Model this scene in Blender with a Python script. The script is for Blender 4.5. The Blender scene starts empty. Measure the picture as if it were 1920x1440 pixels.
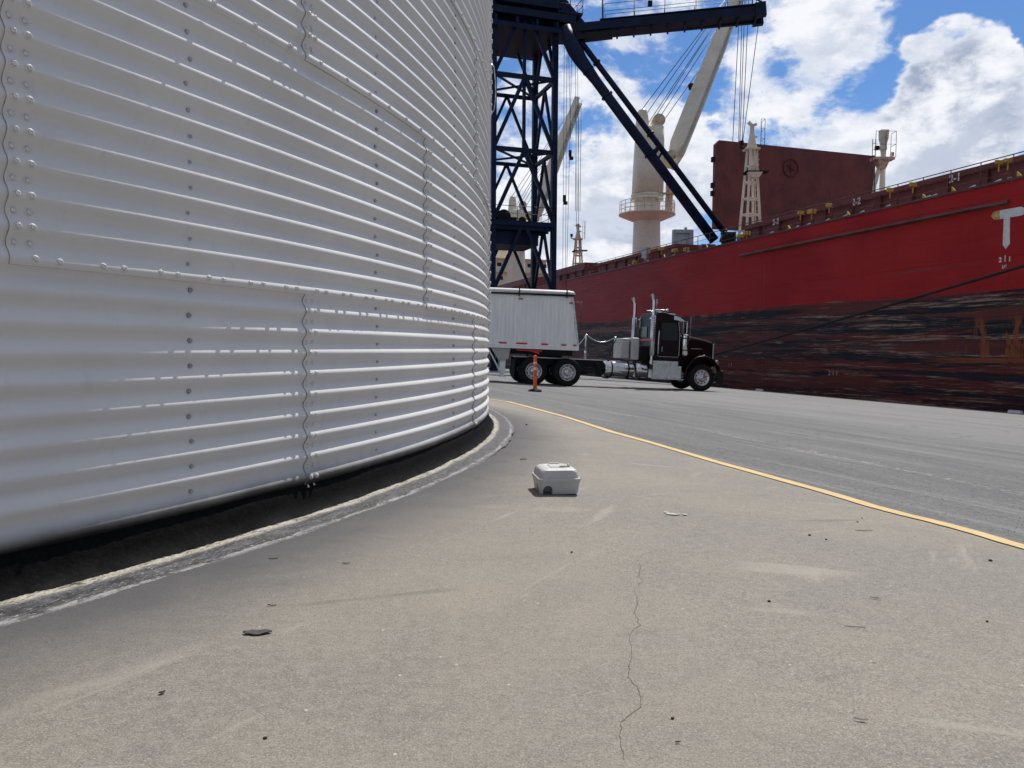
import bpy, bmesh, math, random
from mathutils import Vector, Matrix, Quaternion
random.seed(7)
R = math.radians; PI = math.pi
sc = bpy.context.scene
COL = sc.collection

# ------------------------------------------------------------------ camera
CAMZ, FPX, PITCH, ROLL = 0.81, 1450.0, 0.0444, 0.0078
cam_d = bpy.data.cameras.new('camera'); cam = bpy.data.objects.new('camera', cam_d); COL.objects.link(cam)
cam_d.sensor_width = 36.0; cam_d.lens = 36.0*FPX/1920.0; cam_d.clip_start = 0.05; cam_d.clip_end = 6000
cam.location = (0, 0, CAMZ)
cam.rotation_mode = 'QUATERNION'
_q = (Matrix.Rotation(PI/2-PITCH, 3, 'X') @ Matrix.Rotation(ROLL, 3, 'Z'))
cam.rotation_quaternion = _q.to_quaternion()
sc.camera = cam
CAMP = Vector((0, 0, CAMZ))
sc.view_settings.view_transform = 'Standard'; sc.view_settings.look = 'None'
sc.view_settings.exposure = 0.2; sc.view_settings.gamma = 1.0

# ------------------------------------------------------------------ survey helpers (photo -> metres)
def ray(px, py):
    return _q @ Vector(((px-960)/FPX, -(py-720)/FPX, -1.0))
def ptD(px, py, D):
    d = ray(px, py); return CAMP + d*(D/d.y)
SH = Vector((-0.3006, 0.9537, 0)); NH = Vector((0.9537, 0.3006, 0))     # along the quay / across it
def ptP(px, py, P):
    d = ray(px, py); return CAMP + d*(P/d.dot(NH))
def ptZ(px, py, z):
    d = ray(px, py); return CAMP + d*((z-CAMZ)/d.z)
def FR(S, P, z): return SH*S + NH*P + Vector((0, 0, z))
GP = [(-400, 0.0), (1.2, 0.0), (4.0, -.13), (8, -.42), (11.2, -.62), (16.9, -.83), (22, -1.10), (26.5, -1.42), (60, -3.6)]
def gz(P):
    for i in range(len(GP)-1):
        if P <= GP[i+1][0]:
            x0, y0 = GP[i]; x1, y1 = GP[i+1]
            def sl(k):
                if k <= 0 or k >= len(GP)-1: return 0 if k <= 0 else -.065
                a = (GP[k][1]-GP[k-1][1])/(GP[k][0]-GP[k-1][0]); b = (GP[k+1][1]-GP[k][1])/(GP[k+1][0]-GP[k][0])
                return 0 if a*b <= 0 else 2*a*b/(a+b)
            h = x1-x0; t = (P-x0)/h
            if h > 100: return y0
            m0, m1 = sl(i)*h, sl(i+1)*h
            return (2*t**3-3*t*t+1)*y0+(t**3-2*t*t+t)*m0+(-2*t**3+3*t*t)*y1+(t**3-t*t)*m1
    return GP[-1][1]
def gnd(px, py, off=0.0):                      # point of the sloping ground seen at a photo position
    z = 0.0
    for _ in range(40):
        p = ptZ(px, py, z); z = .6*z+.4*gz(p.dot(NH))
    p = ptZ(px, py, z); p.z = gz(p.dot(NH))+off
    return p

# ------------------------------------------------------------------ sun and sky
SUN_EL = R(58); SUN_DIR = Vector((0.454, 0.891, 0)).normalized()
sun_vec = Vector((SUN_DIR.x*math.cos(SUN_EL), SUN_DIR.y*math.cos(SUN_EL), math.sin(SUN_EL)))
sd = bpy.data.lights.new('sun', 'SUN'); sd.energy = 3.9; sd.angle = R(0.55); sd.color = (1, .955, .89)
so = bpy.data.objects.new('sun', sd); COL.objects.link(so)
so.rotation_mode = 'QUATERNION'; so.rotation_quaternion = sun_vec.to_track_quat('Z', 'Y'); so.location = (0, 0, 60)

class NT:
    """small helper for writing node trees as expressions"""
    def __init__(s, tree): s.t = tree; s.n = tree.nodes; s.l = tree.links
    def new(s, typ, **kw):
        nd = s.n.new(typ)
        for k, v in kw.items(): setattr(nd, k, v)
        return nd
    def put(s, sock, v):
        if isinstance(v, bpy.types.NodeSocket): s.l.new(v, sock)
        elif v is not None: sock.default_value = v
    def m(s, op, a, b=None, c=None, clamp=False):
        nd = s.new('ShaderNodeMath', operation=op, use_clamp=clamp)
        s.put(nd.inputs[0], a); s.put(nd.inputs[1], b)
        if c is not None: s.put(nd.inputs[2], c)
        return nd.outputs[0]
    def vm(s, op, a, b=None, scale=None):
        nd = s.new('ShaderNodeVectorMath', operation=op)
        s.put(nd.inputs[0], a)
        if b is not None: s.put(nd.inputs[1], b)
        if scale is not None: s.put(nd.inputs['Scale'], scale)
        return nd.outputs['Value'] if op in ('DOT_PRODUCT', 'LENGTH', 'DISTANCE') else nd.outputs[0]
    def noise(s, vec, scale, detail=4, rough=.55, dist=0.0, col=False):
        nd = s.new('ShaderNodeTexNoise'); s.put(nd.inputs['Vector'], vec)
        nd.inputs['Scale'].default_value = scale; nd.inputs['Detail'].default_value = detail
        nd.inputs['Roughness'].default_value = rough; nd.inputs['Distortion'].default_value = dist
        return nd.outputs['Color' if col else 'Fac']
    def vor(s, vec, scale, feature='F1', out='Distance', rnd=1.0):
        nd = s.new('ShaderNodeTexVoronoi', feature=feature); s.put(nd.inputs['Vector'], vec)
        nd.inputs['Scale'].default_value = scale; nd.inputs['Randomness'].default_value = rnd
        return nd.outputs[out]
    def ss(s, v, lo, hi, a=0.0, b=1.0, typ='SMOOTHSTEP'):
        nd = s.new('ShaderNodeMapRange', interpolation_type=typ)
        s.put(nd.inputs['Value'], v); s.put(nd.inputs['From Min'], lo); s.put(nd.inputs['From Max'], hi)
        s.put(nd.inputs['To Min'], a); s.put(nd.inputs['To Max'], b)
        return nd.outputs[0]
    def mix(s, f, a, b, bt='MIX'):
        nd = s.new('ShaderNodeMix', data_type='RGBA', blend_type=bt)
        s.put(nd.inputs[0], f)
        for k, v in ((6, a), (7, b)):
            if isinstance(v, (tuple, list)): v = tuple(v)+((1,) if len(v) == 3 else ())
            s.put(nd.inputs[k], v)
        return nd.outputs[2]
    def ramp(s, f, stops, interp='LINEAR'):
        nd = s.new('ShaderNodeValToRGB'); cr = nd.color_ramp; cr.interpolation = interp
        while len(cr.elements) > 1: cr.elements.remove(cr.elements[-1])
        cr.elements[0].position = stops[0][0]; cr.elements[0].color = tuple(stops[0][1])+(1,)
        for p, c in stops[1:]:
            e = cr.elements.new(p); e.color = tuple(c)+(1,)
        s.put(nd.inputs[0], f); return nd.outputs[0]
    def sep(s, v):
        nd = s.new('ShaderNodeSeparateXYZ'); s.put(nd.inputs[0], v); return nd.outputs
    def comb(s, x, y, z):
        nd = s.new('ShaderNodeCombineXYZ')
        for i, v in enumerate((x, y, z)): s.put(nd.inputs[i], v)
        return nd.outputs[0]
    def bump(s, h, strength=.3, dist=.01):
        nd = s.new('ShaderNodeBump'); s.put(nd.inputs['Height'], h)
        nd.inputs['Strength'].default_value = strength; nd.inputs['Distance'].default_value = dist
        return nd.outputs[0]

w = bpy.data.worlds.new('World'); sc.world = w; w.use_nodes = True
t = NT(w.node_tree); t.n.clear()
out = t.new('ShaderNodeOutputWorld'); bg = t.new('ShaderNodeBackground')
sky = t.new('ShaderNodeTexSky', sky_type='NISHITA'); sky.sun_disc = False
sky.sun_elevation = SUN_EL; sky.sun_rotation = math.atan2(SUN_DIR.x, SUN_DIR.y)
sky.air_density = 1.0; sky.dust_density = .3; sky.ozone_density = 2.5; sky.altitude = 0
tc = t.new('ShaderNodeTexCoord'); dirv = tc.outputs['Generated']
dx, dy, dz = t.sep(dirv)
def cdir(px, py): return tuple(ray(px, py).normalized())
def fbm(v):
    a = t.noise(v, 7.5, 11, .60, .25)
    b = t.noise(v, 24.0, 7, .62, .2)
    return t.m('ADD', t.m('MULTIPLY', a, .78), t.m('MULTIPLY', b, .22))
# stretch so that clouds flatten towards the horizon
def skyvec(v):
    x, y, z = t.sep(v)
    return t.comb(x, y, t.m('MULTIPLY', z, 1.7))
warp = t.vm('SCALE', t.vm('SUBTRACT', t.noise(skyvec(dirv), 9, 4, .6, 0, True), (.5, .5, .5)), scale=.10)
wd = t.vm('ADD', dirv, warp)
def blob(px, py, rad, wt, soft=.7):
    d = t.vm('DISTANCE', wd, cdir(px, py))
    return t.m('MULTIPLY', t.ss(d, rad, rad*(1-soft), 0, 1), wt)
def addall(L):
    a = L[0]
    for b in L[1:]: a = t.m('ADD', a, b)
    return a
px1 = 1/1450.0
blobs = addall([blob(1790, 130, 95*px1, .30, .35), blob(1850, 175, 85*px1, .26, .35), blob(1740, 225, 85*px1, .26, .4),
   blob(1800, 260, 130*px1, .12, .8), blob(1600, 320, 200*px1, .16), blob(1850, 330, 160*px1, .14), blob(1480, 110, 170*px1, .09), blob(1250, 330, 170*px1, .10),
   blob(1160, 140, 130*px1, .13), blob(1010, 200, 150*px1, .08), blob(1100, 420, 220*px1, .22),
   blob(1690, 165, 75*px1, -.19, .9), blob(1590, 175, 70*px1, -.14, .9), blob(1880, 10, 190*px1, -.26, .8), blob(1660, 60, 60*px1, -.08, .9),
   blob(1235, 135, 95*px1, -.13, .9), blob(1135, 250, 50*px1, -.16, .9), blob(1330, 200, 60*px1, -.14, .9),
   blob(1570, 30, 110*px1, .04), blob(1900, 225, 45*px1, -.12, .9)])
n1 = t.m('MULTIPLY_ADD', t.m('SUBTRACT', fbm(skyvec(dirv)), .5), 1.45, .5)
dens = t.m('ADD', n1, blobs)
# invented cloud overhead and behind, out of view, toned to set the ambient light
away = t.m('MAXIMUM', t.ss(dz, .48, .75), t.ss(dy, .45, -.05))
dens = t.m('ADD', dens, t.m('MULTIPLY', away, .07))
cover = t.ss(dens, .45, .62)
up = t.vm('ADD', dirv, (sun_vec.x*.035, sun_vec.y*.0, .05))
n2 = t.m('MULTIPLY_ADD', t.m('SUBTRACT', fbm(skyvec(up)), .5), 1.45, .5)
lit = t.ss(t.m('SUBTRACT', n1, n2), -.10, .20)
thick = t.ss(dens, .58, .86)
n3 = t.noise(skyvec(dirv), 5.5, 5, .55)
n4 = t.noise(skyvec(dirv), 24, 5, .6)
grey = t.m('MULTIPLY', thick, t.ss(n3, .34, .62, .35, 1))
grey = t.m('ADD', grey, t.m('MULTIPLY', t.ss(dz, .30, .02), .35), clamp=True)
lit = t.m('ADD', lit, t.m('MULTIPLY', t.m('SUBTRACT', n4, .5), .9), clamp=True)
ccol = t.mix(t.m('MULTIPLY', grey, t.m('SUBTRACT', 1.0, t.m('MULTIPLY', lit, .75))), (.74, .79, .89), (.34, .40, .54))
ccol = t.mix(t.m('MULTIPLY', t.m('MULTIPLY', lit, t.ss(dens, .5, .62)), .8), ccol, (1.04, 1.04, 1.06))
skyc = t.mix(1.0, sky.outputs[0], (.52, .74, 1.0), 'MULTIPLY')
SKYS = .088
skys = t.vm('SCALE', skyc, scale=SKYS)
ccol = t.mix(t.m('MULTIPLY', away, .9), ccol, t.mix(t.ss(dz, .35, .75), (.225, .227, .235), (.52, .525, .545)))
final = t.mix(t.m('MULTIPLY', cover, .97), skys, t.vm('SCALE', ccol, scale=.86))
t.put(bg.inputs['Color'], final); bg.inputs['Strength'].default_value = 1.0
t.l.new(bg.outputs[0], out.inputs[0])

# ------------------------------------------------------------------ materials
def new_mat(name):
    m = bpy.data.materials.new(name); m.use_nodes = True
    tt = NT(m.node_tree); b = m.node_tree.nodes['Principled BSDF']
    return m, tt, b
MATS = {}
def paint(name, col, rough=.5, metal=0.0, var=.12, scale=3.0, bump=.0, spec=.5, dirt=None, dirtamt=.0, coat=0.0):
    if name in MATS: return MATS[name]
    m, q, b = new_mat(name)
    g = q.new('ShaderNodeTexCoord').outputs['Object']
    n = q.noise(g, scale, 5, .6); n2 = q.noise(g, scale*9, 4, .6)
    f = q.m('ADD', q.m('MULTIPLY', n, .65), q.m('MULTIPLY', n2, .35))
    dk = tuple(c*(1-var*1.6) for c in col); lt = tuple(min(1, c*(1+var*1.2)) for c in col)
    c = q.mix(q.ss(f, .35, .65), dk, lt)
    if dirt:
        dn = q.noise(g, scale*1.7, 7, .7, .5)
        c = q.mix(q.ss(dn, .62-.25*dirtamt, .72, 0, min(1, .4+dirtamt)), c, dirt)
    q.put(b.inputs['Base Color'], c)
    b.inputs['Metallic'].default_value = metal
    q.put(b.inputs['Roughness'], q.ss(n2, .3, .7, max(.03, rough-.08), min(1, rough+.08), 'LINEAR'))
    b.inputs['Specular IOR Level'].default_value = spec
    b.inputs['Coat Weight'].default_value = coat
    if bump: q.put(b.inputs['Normal'], q.bump(n2, bump, .01))
    MATS[name] = m; return m

# white enamel of the silo, tar sprayed along its foot
def mat_silo():
    m, q, b = new_mat('silo_white_enamel')
    pos = q.new('ShaderNodeNewGeometry').outputs['Position']
    x, y, z = q.sep(pos)
    n = q.noise(pos, 1.3, 5, .6); n2 = q.noise(q.vm('MULTIPLY', pos, (1, 1, .25)), 14, 5, .65); n3 = q.noise(pos, 120, 3, .6)
    c = q.mix(q.ss(n, .3, .7), (.73, .725, .715), (.80, .795, .78))
    c = q.mix(q.ss(n2, .56, .78, 0, .22), c, (.42, .41, .40))
    c = q.mix(q.ss(n3, .68, .74, 0, .25), c, (.35, .33, .30))
    edge = q.m('ADD', z, q.m('MULTIPLY', q.m('SUBTRACT', q.noise(pos, 5, 3, .5), .5), .02))
    edge = q.m('ADD', edge, q.m('MULTIPLY', q.m('SUBTRACT', n, .5), .05))
    tar = q.ss(edge, .140, .240, 1, 0)
    c = q.mix(tar, c, (.005, .005, .006))
    q.put(b.inputs['Base Color'], c)
    q.put(b.inputs['Roughness'], q.ss(n2, .3, .7, .42, .58, 'LINEAR'))
    b.inputs['Specular IOR Level'].default_value = .35
    q.put(b.inputs['Normal'], q.bump(q.m('ADD', q.m('ADD', q.m('MULTIPLY', n3, .12), q.m('MULTIPLY', n2, .15)), q.m('MULTIPLY', q.noise(q.vm('MULTIPLY', pos, (1, 1, .45)), 4.5, 3, .5), .9)), .35, .006))
    return m
M_SILO = mat_silo()
def mat_tar():
    m, q, b = new_mat('black_tar')
    pos = q.new('ShaderNodeNewGeometry').outputs['Position']
    n = q.noise(pos, 60, 8, .7); n2 = q.noise(pos, 7, 5, .6)
    q.put(b.inputs['Base Color'], q.mix(q.ss(n, .4, .8), (.0035, .0035, .004), (.010, .010, .010)))
    q.put(b.inputs['Roughness'], q.ss(n2, .3, .7, .6, .9, 'LINEAR'))
    q.put(b.inputs['Normal'], q.bump(q.m('ADD', n, n2), .6, .006))
    b.inputs['Specular IOR Level'].default_value = .08
    return m
M_TAR = mat_tar()
SC = Vector((-11.61, 7.86, 0)); SR = 11.357
def silo_r(q, pos):
    d = q.vm('SUBTRACT', pos, tuple(SC)); x, y, z = q.sep(d)
    return q.m('SUBTRACT', q.m('SQRT', q.m('ADD', q.m('MULTIPLY', x, x), q.m('MULTIPLY', y, y))), SR)
def mat_grout():
    m, q, b = new_mat('grout_and_tar_smear')
    pos = q.new('ShaderNodeNewGeometry').outputs['Position']
    r = silo_r(q, pos)
    d = q.vm('SUBTRACT', pos, tuple(SC)); x, y, z = q.sep(d)
    ang = q.m('ARCTAN2', y, x)
    v = q.comb(q.m('MULTIPLY', ang, 11.4), q.m('MULTIPLY', r, 2.8), 0.0)
    n = q.noise(v, 9, 9, .72, .6); nf = q.noise(v, 48, 7, .75, .4); nb = q.noise(v, 2.5, 4, .6)
    rr = q.m('ADD', r, q.m('MULTIPLY', q.m('SUBTRACT', nb, .5), .05))
    rr = q.m('ADD', rr, q.m('MULTIPLY', q.m('SUBTRACT', nf, .5), .085))
    rr = q.m('ADD', rr, q.m('MULTIPLY', q.m('SUBTRACT', n, .5), .07))
    base = q.mix(q.ss(n, .44, .60), (.020, .020, .024), (.085, .086, .094))
    base = q.mix(q.ss(nf, .57, .64, 0, .95), base, (.50, .48, .43))
    cream = q.mix(q.ss(nf, .35, .62), (.20, .19, .17), (.56, .52, .43))
    white = q.m('MULTIPLY', q.ss(rr, .065, .08), q.ss(rr, .105, .135, 1, 0))
    white = q.m('MULTIPLY', white, q.ss(q.m('ADD', n, q.m('MULTIPLY', nf, .5)), .62, .76, .15, 1))
    c = q.mix(white, base, cream)
    line2 = q.m('MULTIPLY', q.m('MULTIPLY', q.ss(rr, .225, .245), q.ss(rr, .25, .27, 1, 0)), q.ss(n, .40, .60, .05, .75))
    c = q.mix(line2, c, (.36, .355, .34))
    c = q.mix(q.ss(rr, .05, .065, 1, 0), c, (.014, .014, .015))
    q.put(b.inputs['Base Color'], c)
    q.put(b.inputs['Roughness'], q.ss(n, .3, .7, .45, .85, 'LINEAR'))
    q.put(b.inputs['Normal'], q.bump(q.m('ADD', n, q.m('MULTIPLY', nf, .5)), .5, .006))
    return m
M_GROUT = mat_grout()

def mat_concrete():
    m, q, b = new_mat('worn_concrete')
    pos = q.new('ShaderNodeNewGeometry').outputs['Position']
    nl = q.noise(pos, .55, 4, .6, .4); nm = q.noise(pos, 3.2, 7, .68, .6); ns = q.noise(pos, 26, 6, .68); ng = q.noise(pos, 190, 3, .7); ng2 = q.noise(pos, 420, 2, .6)
    c = q.mix(q.ss(nl, .38, .62), (.176, .162, .142), (.255, .224, .180))
    c = q.mix(q.ss(q.noise(q.vm('ADD', pos, (21, 4, 0)), .9, 5, .65, 1.0), .50, .66, 0, .35), c, (.160, .154, .145))
    c = q.mix(q.ss(q.noise(q.vm('ADD', pos, (5, 17, 0)), .7, 5, .6, 1.0), .52, .66, 0, .35), c, (.262, .220, .168))
    c = q.mix(q.ss(nm, .44, .62, 0, .6), c, (.172, .158, .138))
    c = q.mix(q.ss(q.noise(q.vm('ADD', pos, (7, 3, 0)), 1.4, 6, .65, .8), .50, .68, 0, .5), c, (.270, .232, .176))
    c = q.mix(q.ss(ns, .38, .66, 0, .6), c, (.295, .274, .240))
    c = q.mix(q.ss(q.noise(q.vm('ADD', pos, (1, 9, 0)), 70, 5, .75), .48, .66, 0, .5), c, (.115, .108, .10))
    c = q.mix(q.ss(q.noise(q.vm('ADD', pos, (4, 2, 0)), 95, 4, .75), .52, .70, 0, .7), c, (.37, .345, .305))
    g = q.m('ADD', q.m('MULTIPLY', q.m('SUBTRACT', ng, .5), 3.2), q.m('MULTIPLY', q.m('SUBTRACT', ng2, .5), 2.4))
    c = q.mix(q.ss(g, -.1, -.75, 0, .75, 'LINEAR'), c, (.085, .08, .075))
    c = q.mix(q.ss(g, .15, .8, 0, .7, 'LINEAR'), c, (.46, .44, .41))
    # pale chips and small aggregate
    vd = q.vor(pos, 22, 'F1', 'Distance'); vc = q.vor(pos, 22, 'F1', 'Color'); vx = q.sep(vc)[0]
    chips = q.m('MULTIPLY', q.ss(q.m('ADD', vd, q.m('MULTIPLY', q.m('SUBTRACT', ng, .5), .12)), .10, .06), q.ss(vx, .90, .92))
    c = q.mix(q.m('MULTIPLY', chips, .8), c, (.55, .53, .49))
    vd2 = q.vor(q.vm('ADD', pos, (3, 1, 0)), 9, 'F1', 'Distance'); vx2 = q.sep(q.vor(q.vm('ADD', pos, (3, 1, 0)), 9, 'F1', 'Color'))[1]
    c = q.mix(q.m('MULTIPLY', q.m('MULTIPLY', q.ss(q.m('ADD', vd2, q.m('MULTIPLY', q.m('SUBTRACT', ns, .5), .1)), .075, .05), q.ss(vx2, .88, .9)), .8), c, (.06, .055, .05))
    # scuffs: long pale scratches in two directions
    for ang, off, sx_, sy_, lo_, amt, tint in ((R(35), 5, 1.1, 26, .66, .55, (.46, .43, .385)), (R(-28), 11, 1.5, 30, .67, .5, (.46, .435, .39)), (R(8), 17, .8, 20, .66, .35, (.42, .395, .35)),
            (R(62), 23, .9, 6, .60, .45, (.37, .345, .30)), (R(-12), 31, .7, 5, .60, .40, (.36, .335, .29)), (R(20), 41, .6, 9, .63, .45, (.10, .095, .088)), (R(-50), 47, 1.0, 22, .68, .5, (.09, .085, .08))):
        pu = q.vm('DOT_PRODUCT', pos, (math.cos(ang)*sx_, math.sin(ang)*sx_, 0)); pv = q.vm('DOT_PRODUCT', pos, (-math.sin(ang)*sy_, math.cos(ang)*sy_, 0))
        sn = q.noise(q.comb(pu, pv, float(off)), 1.0, 4, .55, .6)
        c = q.mix(q.m('MULTIPLY', q.ss(sn, lo_, lo_+.09, 0, amt), q.ss(q.noise(q.vm('ADD', pos, (off, 0, 0)), 1.1, 3, .5), .46, .58)), c, tint)
    # stain that follows the foot of the silo
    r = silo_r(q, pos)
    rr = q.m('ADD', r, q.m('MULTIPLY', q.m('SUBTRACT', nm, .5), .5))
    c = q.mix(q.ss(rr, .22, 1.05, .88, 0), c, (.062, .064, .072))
    q.put(b.inputs['Base Color'], c)
    q.put(b.inputs['Roughness'], q.ss(ns, .3, .7, .7, .92, 'LINEAR'))
    b.inputs['Specular IOR Level'].default_value = .35
    h = q.m('ADD', q.m('MULTIPLY', ng, .9), q.m('MULTIPLY', ns, 1.4))
    q.put(b.inputs['Normal'], q.bump(h, .38, .006))
    return m
M_CONC = mat_concrete()
def mat_asphalt():
    m, q, b = new_mat('sun_bleached_asphalt')
    pos = q.new('ShaderNodeNewGeometry').outputs['Position']
    P = q.vm('DOT_PRODUCT', pos, tuple(NH)); S = q.vm('DOT_PRODUCT', pos, tuple(SH))
    v = q.comb(q.m('MULTIPLY', S, .16), P, 0.0)
    nb = q.noise(v, .75, 6, .65, .4); nm = q.noise(v, 4.5, 6, .65); ns = q.noise(pos, 20, 6, .7); ng = q.noise(pos, 150, 3, .7)
    c = q.mix(q.ss(nb, .34, .66), (.088, .090, .094), (.150, .151, .154))
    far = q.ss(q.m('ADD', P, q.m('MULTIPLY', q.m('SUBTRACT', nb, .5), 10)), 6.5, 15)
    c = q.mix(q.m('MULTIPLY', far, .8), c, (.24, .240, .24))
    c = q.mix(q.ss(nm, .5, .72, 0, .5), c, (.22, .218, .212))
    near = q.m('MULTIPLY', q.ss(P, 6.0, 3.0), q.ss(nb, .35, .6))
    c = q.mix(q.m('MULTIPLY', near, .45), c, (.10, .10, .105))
    c = q.mix(q.ss(ns, .42, .64, 0, .55), c, (.205, .204, .20))
    c = q.mix(q.ss(q.noise(pos, 60, 4, .75), .48, .64, 0, .7), c, (.045, .045, .048))
    c = q.mix(q.ss(q.noise(q.vm('ADD', pos, (3, 7, 0)), 42, 4, .75), .54, .66, 0, .6), c, (.29, .285, .275))
    c = q.mix(q.ss(ng, .44, .26, 0, .75, 'LINEAR'), c, (.04, .04, .042))
    c = q.mix(q.ss(ng, .57, .74, 0, .6, 'LINEAR'), c, (.33, .325, .315))
    vd = q.vor(pos, 7, 'F1', 'Distance'); vx = q.sep(q.vor(pos, 7, 'F1', 'Color'))[0]
    c = q.mix(q.m('MULTIPLY', q.ss(vd, .10, .06), q.ss(vx, .8, .82)), c, (.035, .035, .035))
    # tyre sweeps
    tn = q.noise(q.comb(q.m('MULTIPLY', S, .07), q.m('MULTIPLY', P, 1.3), 3.0), 1.6, 3, .5, .5)
    c = q.mix(q.ss(tn, .54, .66, 0, .5), c, (.085, .085, .088))
    t2 = q.noise(q.comb(q.m('MULTIPLY', S, .12), q.m('MULTIPLY', q.m('ADD', P, q.m('MULTIPLY', S, .06)), 3.5), 8.0), 1.5, 5, .6, .4)
    c = q.mix(q.ss(t2, .56, .66, 0, .45), c, (.25, .25, .25))
    ck = q.vor(q.vm('ADD', pos, q.vm('SCALE', q.noise(pos, 1.2, 5, .6, 0, True), scale=1.2)), .22, 'DISTANCE_TO_EDGE')
    c = q.mix(q.m('MULTIPLY', q.ss(ck, .0035, .001, 0, .8), q.ss(nb, .45, .55)), c, (.04, .04, .04))
    # pale dusty rim where the old surfacing ends
    rim = q.m('MULTIPLY', q.ss(q.m('ABSOLUTE', q.m('SUBTRACT', q.m('ADD', P, q.m('MULTIPLY', q.m('SUBTRACT', nm, .5), .8)), q.m('MULTIPLY_ADD', S, .035, 5.1))), .10, .03), q.ss(ns, .5, .62))
    c = q.mix(q.m('MULTIPLY', rim, .7), c, (.38, .37, .35))
    q.put(b.inputs['Base Color'], c); b.inputs['Roughness'].default_value = .85
    b.inputs['Specular IOR Level'].default_value = .35
    q.put(b.inputs['Normal'], q.bump(q.m('ADD', ng, ns), .5, .008))
    return m
M_ASPH = mat_asphalt()
def mat_yellow():
    m, q, b = new_mat('yellow_line_paint')
    pos = q.new('ShaderNodeNewGeometry').outputs['Position']
    n = q.noise(pos, 30, 7, .7); n2 = q.noise(pos, 4, 5, .6); n3 = q.noise(pos, 150, 3, .7)
    c = q.mix(q.ss(n2, .3, .7), (.54, .385, .15), (.60, .44, .19))
    c = q.mix(q.ss(n, .54, .64, 0, .75), c, (.46, .38, .22))
    c = q.mix(q.ss(n3, .62, .72, 0, .5), c, (.30, .25, .17))
    q.put(b.inputs['Base Color'], c); b.inputs['Roughness'].default_value = .7
    q.put(b.inputs['Normal'], q.bump(n3, .3, .004))
    return m
M_YEL = mat_yellow()
def mat_hull():
    m, q, b = new_mat('red_hull_paint')
    pos = q.new('ShaderNodeNewGeometry').outputs['Position']
    S = q.vm('DOT_PRODUCT', pos, tuple(SH)); x, y, z = q.sep(pos)
    v = q.comb(q.m('MULTIPLY', S, .09), q.m('MULTIPLY', z, 1.0), 0.0)
    vf = q.comb(q.m('MULTIPLY', S, .22), q.m('MULTIPLY', z, 6.5), 4.0)
    vv = q.comb(q.m('MULTIPLY', S, 1.0), q.m('MULTIPLY', z, .10), 2.0)
    nb = q.noise(v, 1.2, 6, .6, .3); ns = q.noise(v, 3.4, 8, .72, .5); nf = q.noise(vf, 1.3, 8, .75, .6); nv = q.noise(vv, 1.6, 5, .6); nn = q.noise(pos, .25, 4, .5)
    red = q.mix(q.ss(nn, .35, .65), (.285, .008, .011), (.35, .014, .014))
    red = q.mix(q.ss(S, 35, 75, 0, .55), red, (.20, .030, .036))  # haze towards the far end of the hull, mixed into the paint colour
    red = q.mix(q.ss(nv, .55, .8, 0, .3), red, (.12, .014, .014))
    # a few long scrapes on the good paint
    vscr = q.comb(q.m('MULTIPLY', S, .05), q.m('MULTIPLY', z, 3.2), 14.0)
    scr = q.m('MULTIPLY', q.ss(q.noise(vscr, 1.6, 7, .66, .25), .62, .68, 0, .75), q.ss(z, 6.6, 4.6))
    red = q.mix(q.ss(q.noise(q.comb(q.m('MULTIPLY', S, .9), q.m('MULTIPLY', z, .14), 30.0), 1.8, 6, .65), .58, .72, 0, .45), red, (.13, .010, .012))
    red = q.mix(q.ss(q.noise(q.comb(q.m('MULTIPLY', S, .25), q.m('MULTIPLY', z, .5), 33.0), 1.0, 4, .6), .50, .66, 0, .25), red, (.36, .03, .03))
    red = q.mix(scr, red, (.10, .05, .045))
    # worn zone at fender height
    bands = q.ramp(q.ss(q.m('ADD', z, q.m('MULTIPLY', q.m('SUBTRACT', ns, .5), 1.6)), -3.5, 3.6, 0, 1, 'LINEAR'),
        [(0, (.04, .010, .010)), (.22, (.075, .013, .012)), (.36, (.035, .011, .012)), (.42, (.13, .022, .018)), (.53, (.11, .020, .017)), (.58, (.03, .015, .017)), (.64, (.09, .032, .030)),
         (.70, (.016, .014, .020)), (.80, (.022, .016, .022)), (.84, (.10, .045, .038)), (.89, (.075, .018, .020)), (.96, (.11, .024, .026))])
    bands = q.mix(q.ss(nf, .54, .66, 0, .8), bands, (.014, .012, .016))
    bands = q.mix(q.m('MULTIPLY', q.ss(nf, .44, .36, 0, .85), q.ss(nb, .38, .52)), bands, (.26, .19, .15))
    bands = q.mix(q.m('MULTIPLY', q.ss(q.noise(vf, 2.6, 8, .75, .3), .56, .62, 0, .8), q.ss(nb, .45, .56)), bands, (.34, .25, .19))
    # big gouged patches: navy antifouling, plain maroon touch-up, scraped cream
    vg = q.comb(q.m('MULTIPLY', S, .075), q.m('MULTIPLY', z, 1.5), 5.0)
    g1 = q.noise(vg, 1.3, 6, .62, .35); g2 = q.noise(q.vm('ADD', vg, (9, 3, 0)), 1.1, 5, .6, .3); g3 = q.noise(q.vm('ADD', vg, (2, 13, 0)), 1.5, 7, .68, .5)
    right = q.ss(S, 62, 24)
    bands = q.mix(q.ss(g1, .525, .555, 0, .93), bands, (.010, .011, .019))
    bands = q.mix(q.ss(g2, .54, .56, 0, .85), bands, (.115, .026, .024))
    fl = q.noise(vf, 3.2, 7, .8, .3)
    bands = q.mix(q.m('MULTIPLY', q.m('MULTIPLY', q.ss(g3, .52, .60), q.ss(fl, .47, .56)), q.m('MULTIPLY_ADD', right, .55, .40)), bands, (.36, .26, .19))
    vs2 = q.comb(q.m('MULTIPLY', S, 2.2), q.m('MULTIPLY', z, 2.6), 1.0)
    # rust runs near the bow
    vr = q.comb(q.m('MULTIPLY', S, 1.6), q.m('MULTIPLY', z, .35), 9.0)
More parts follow.
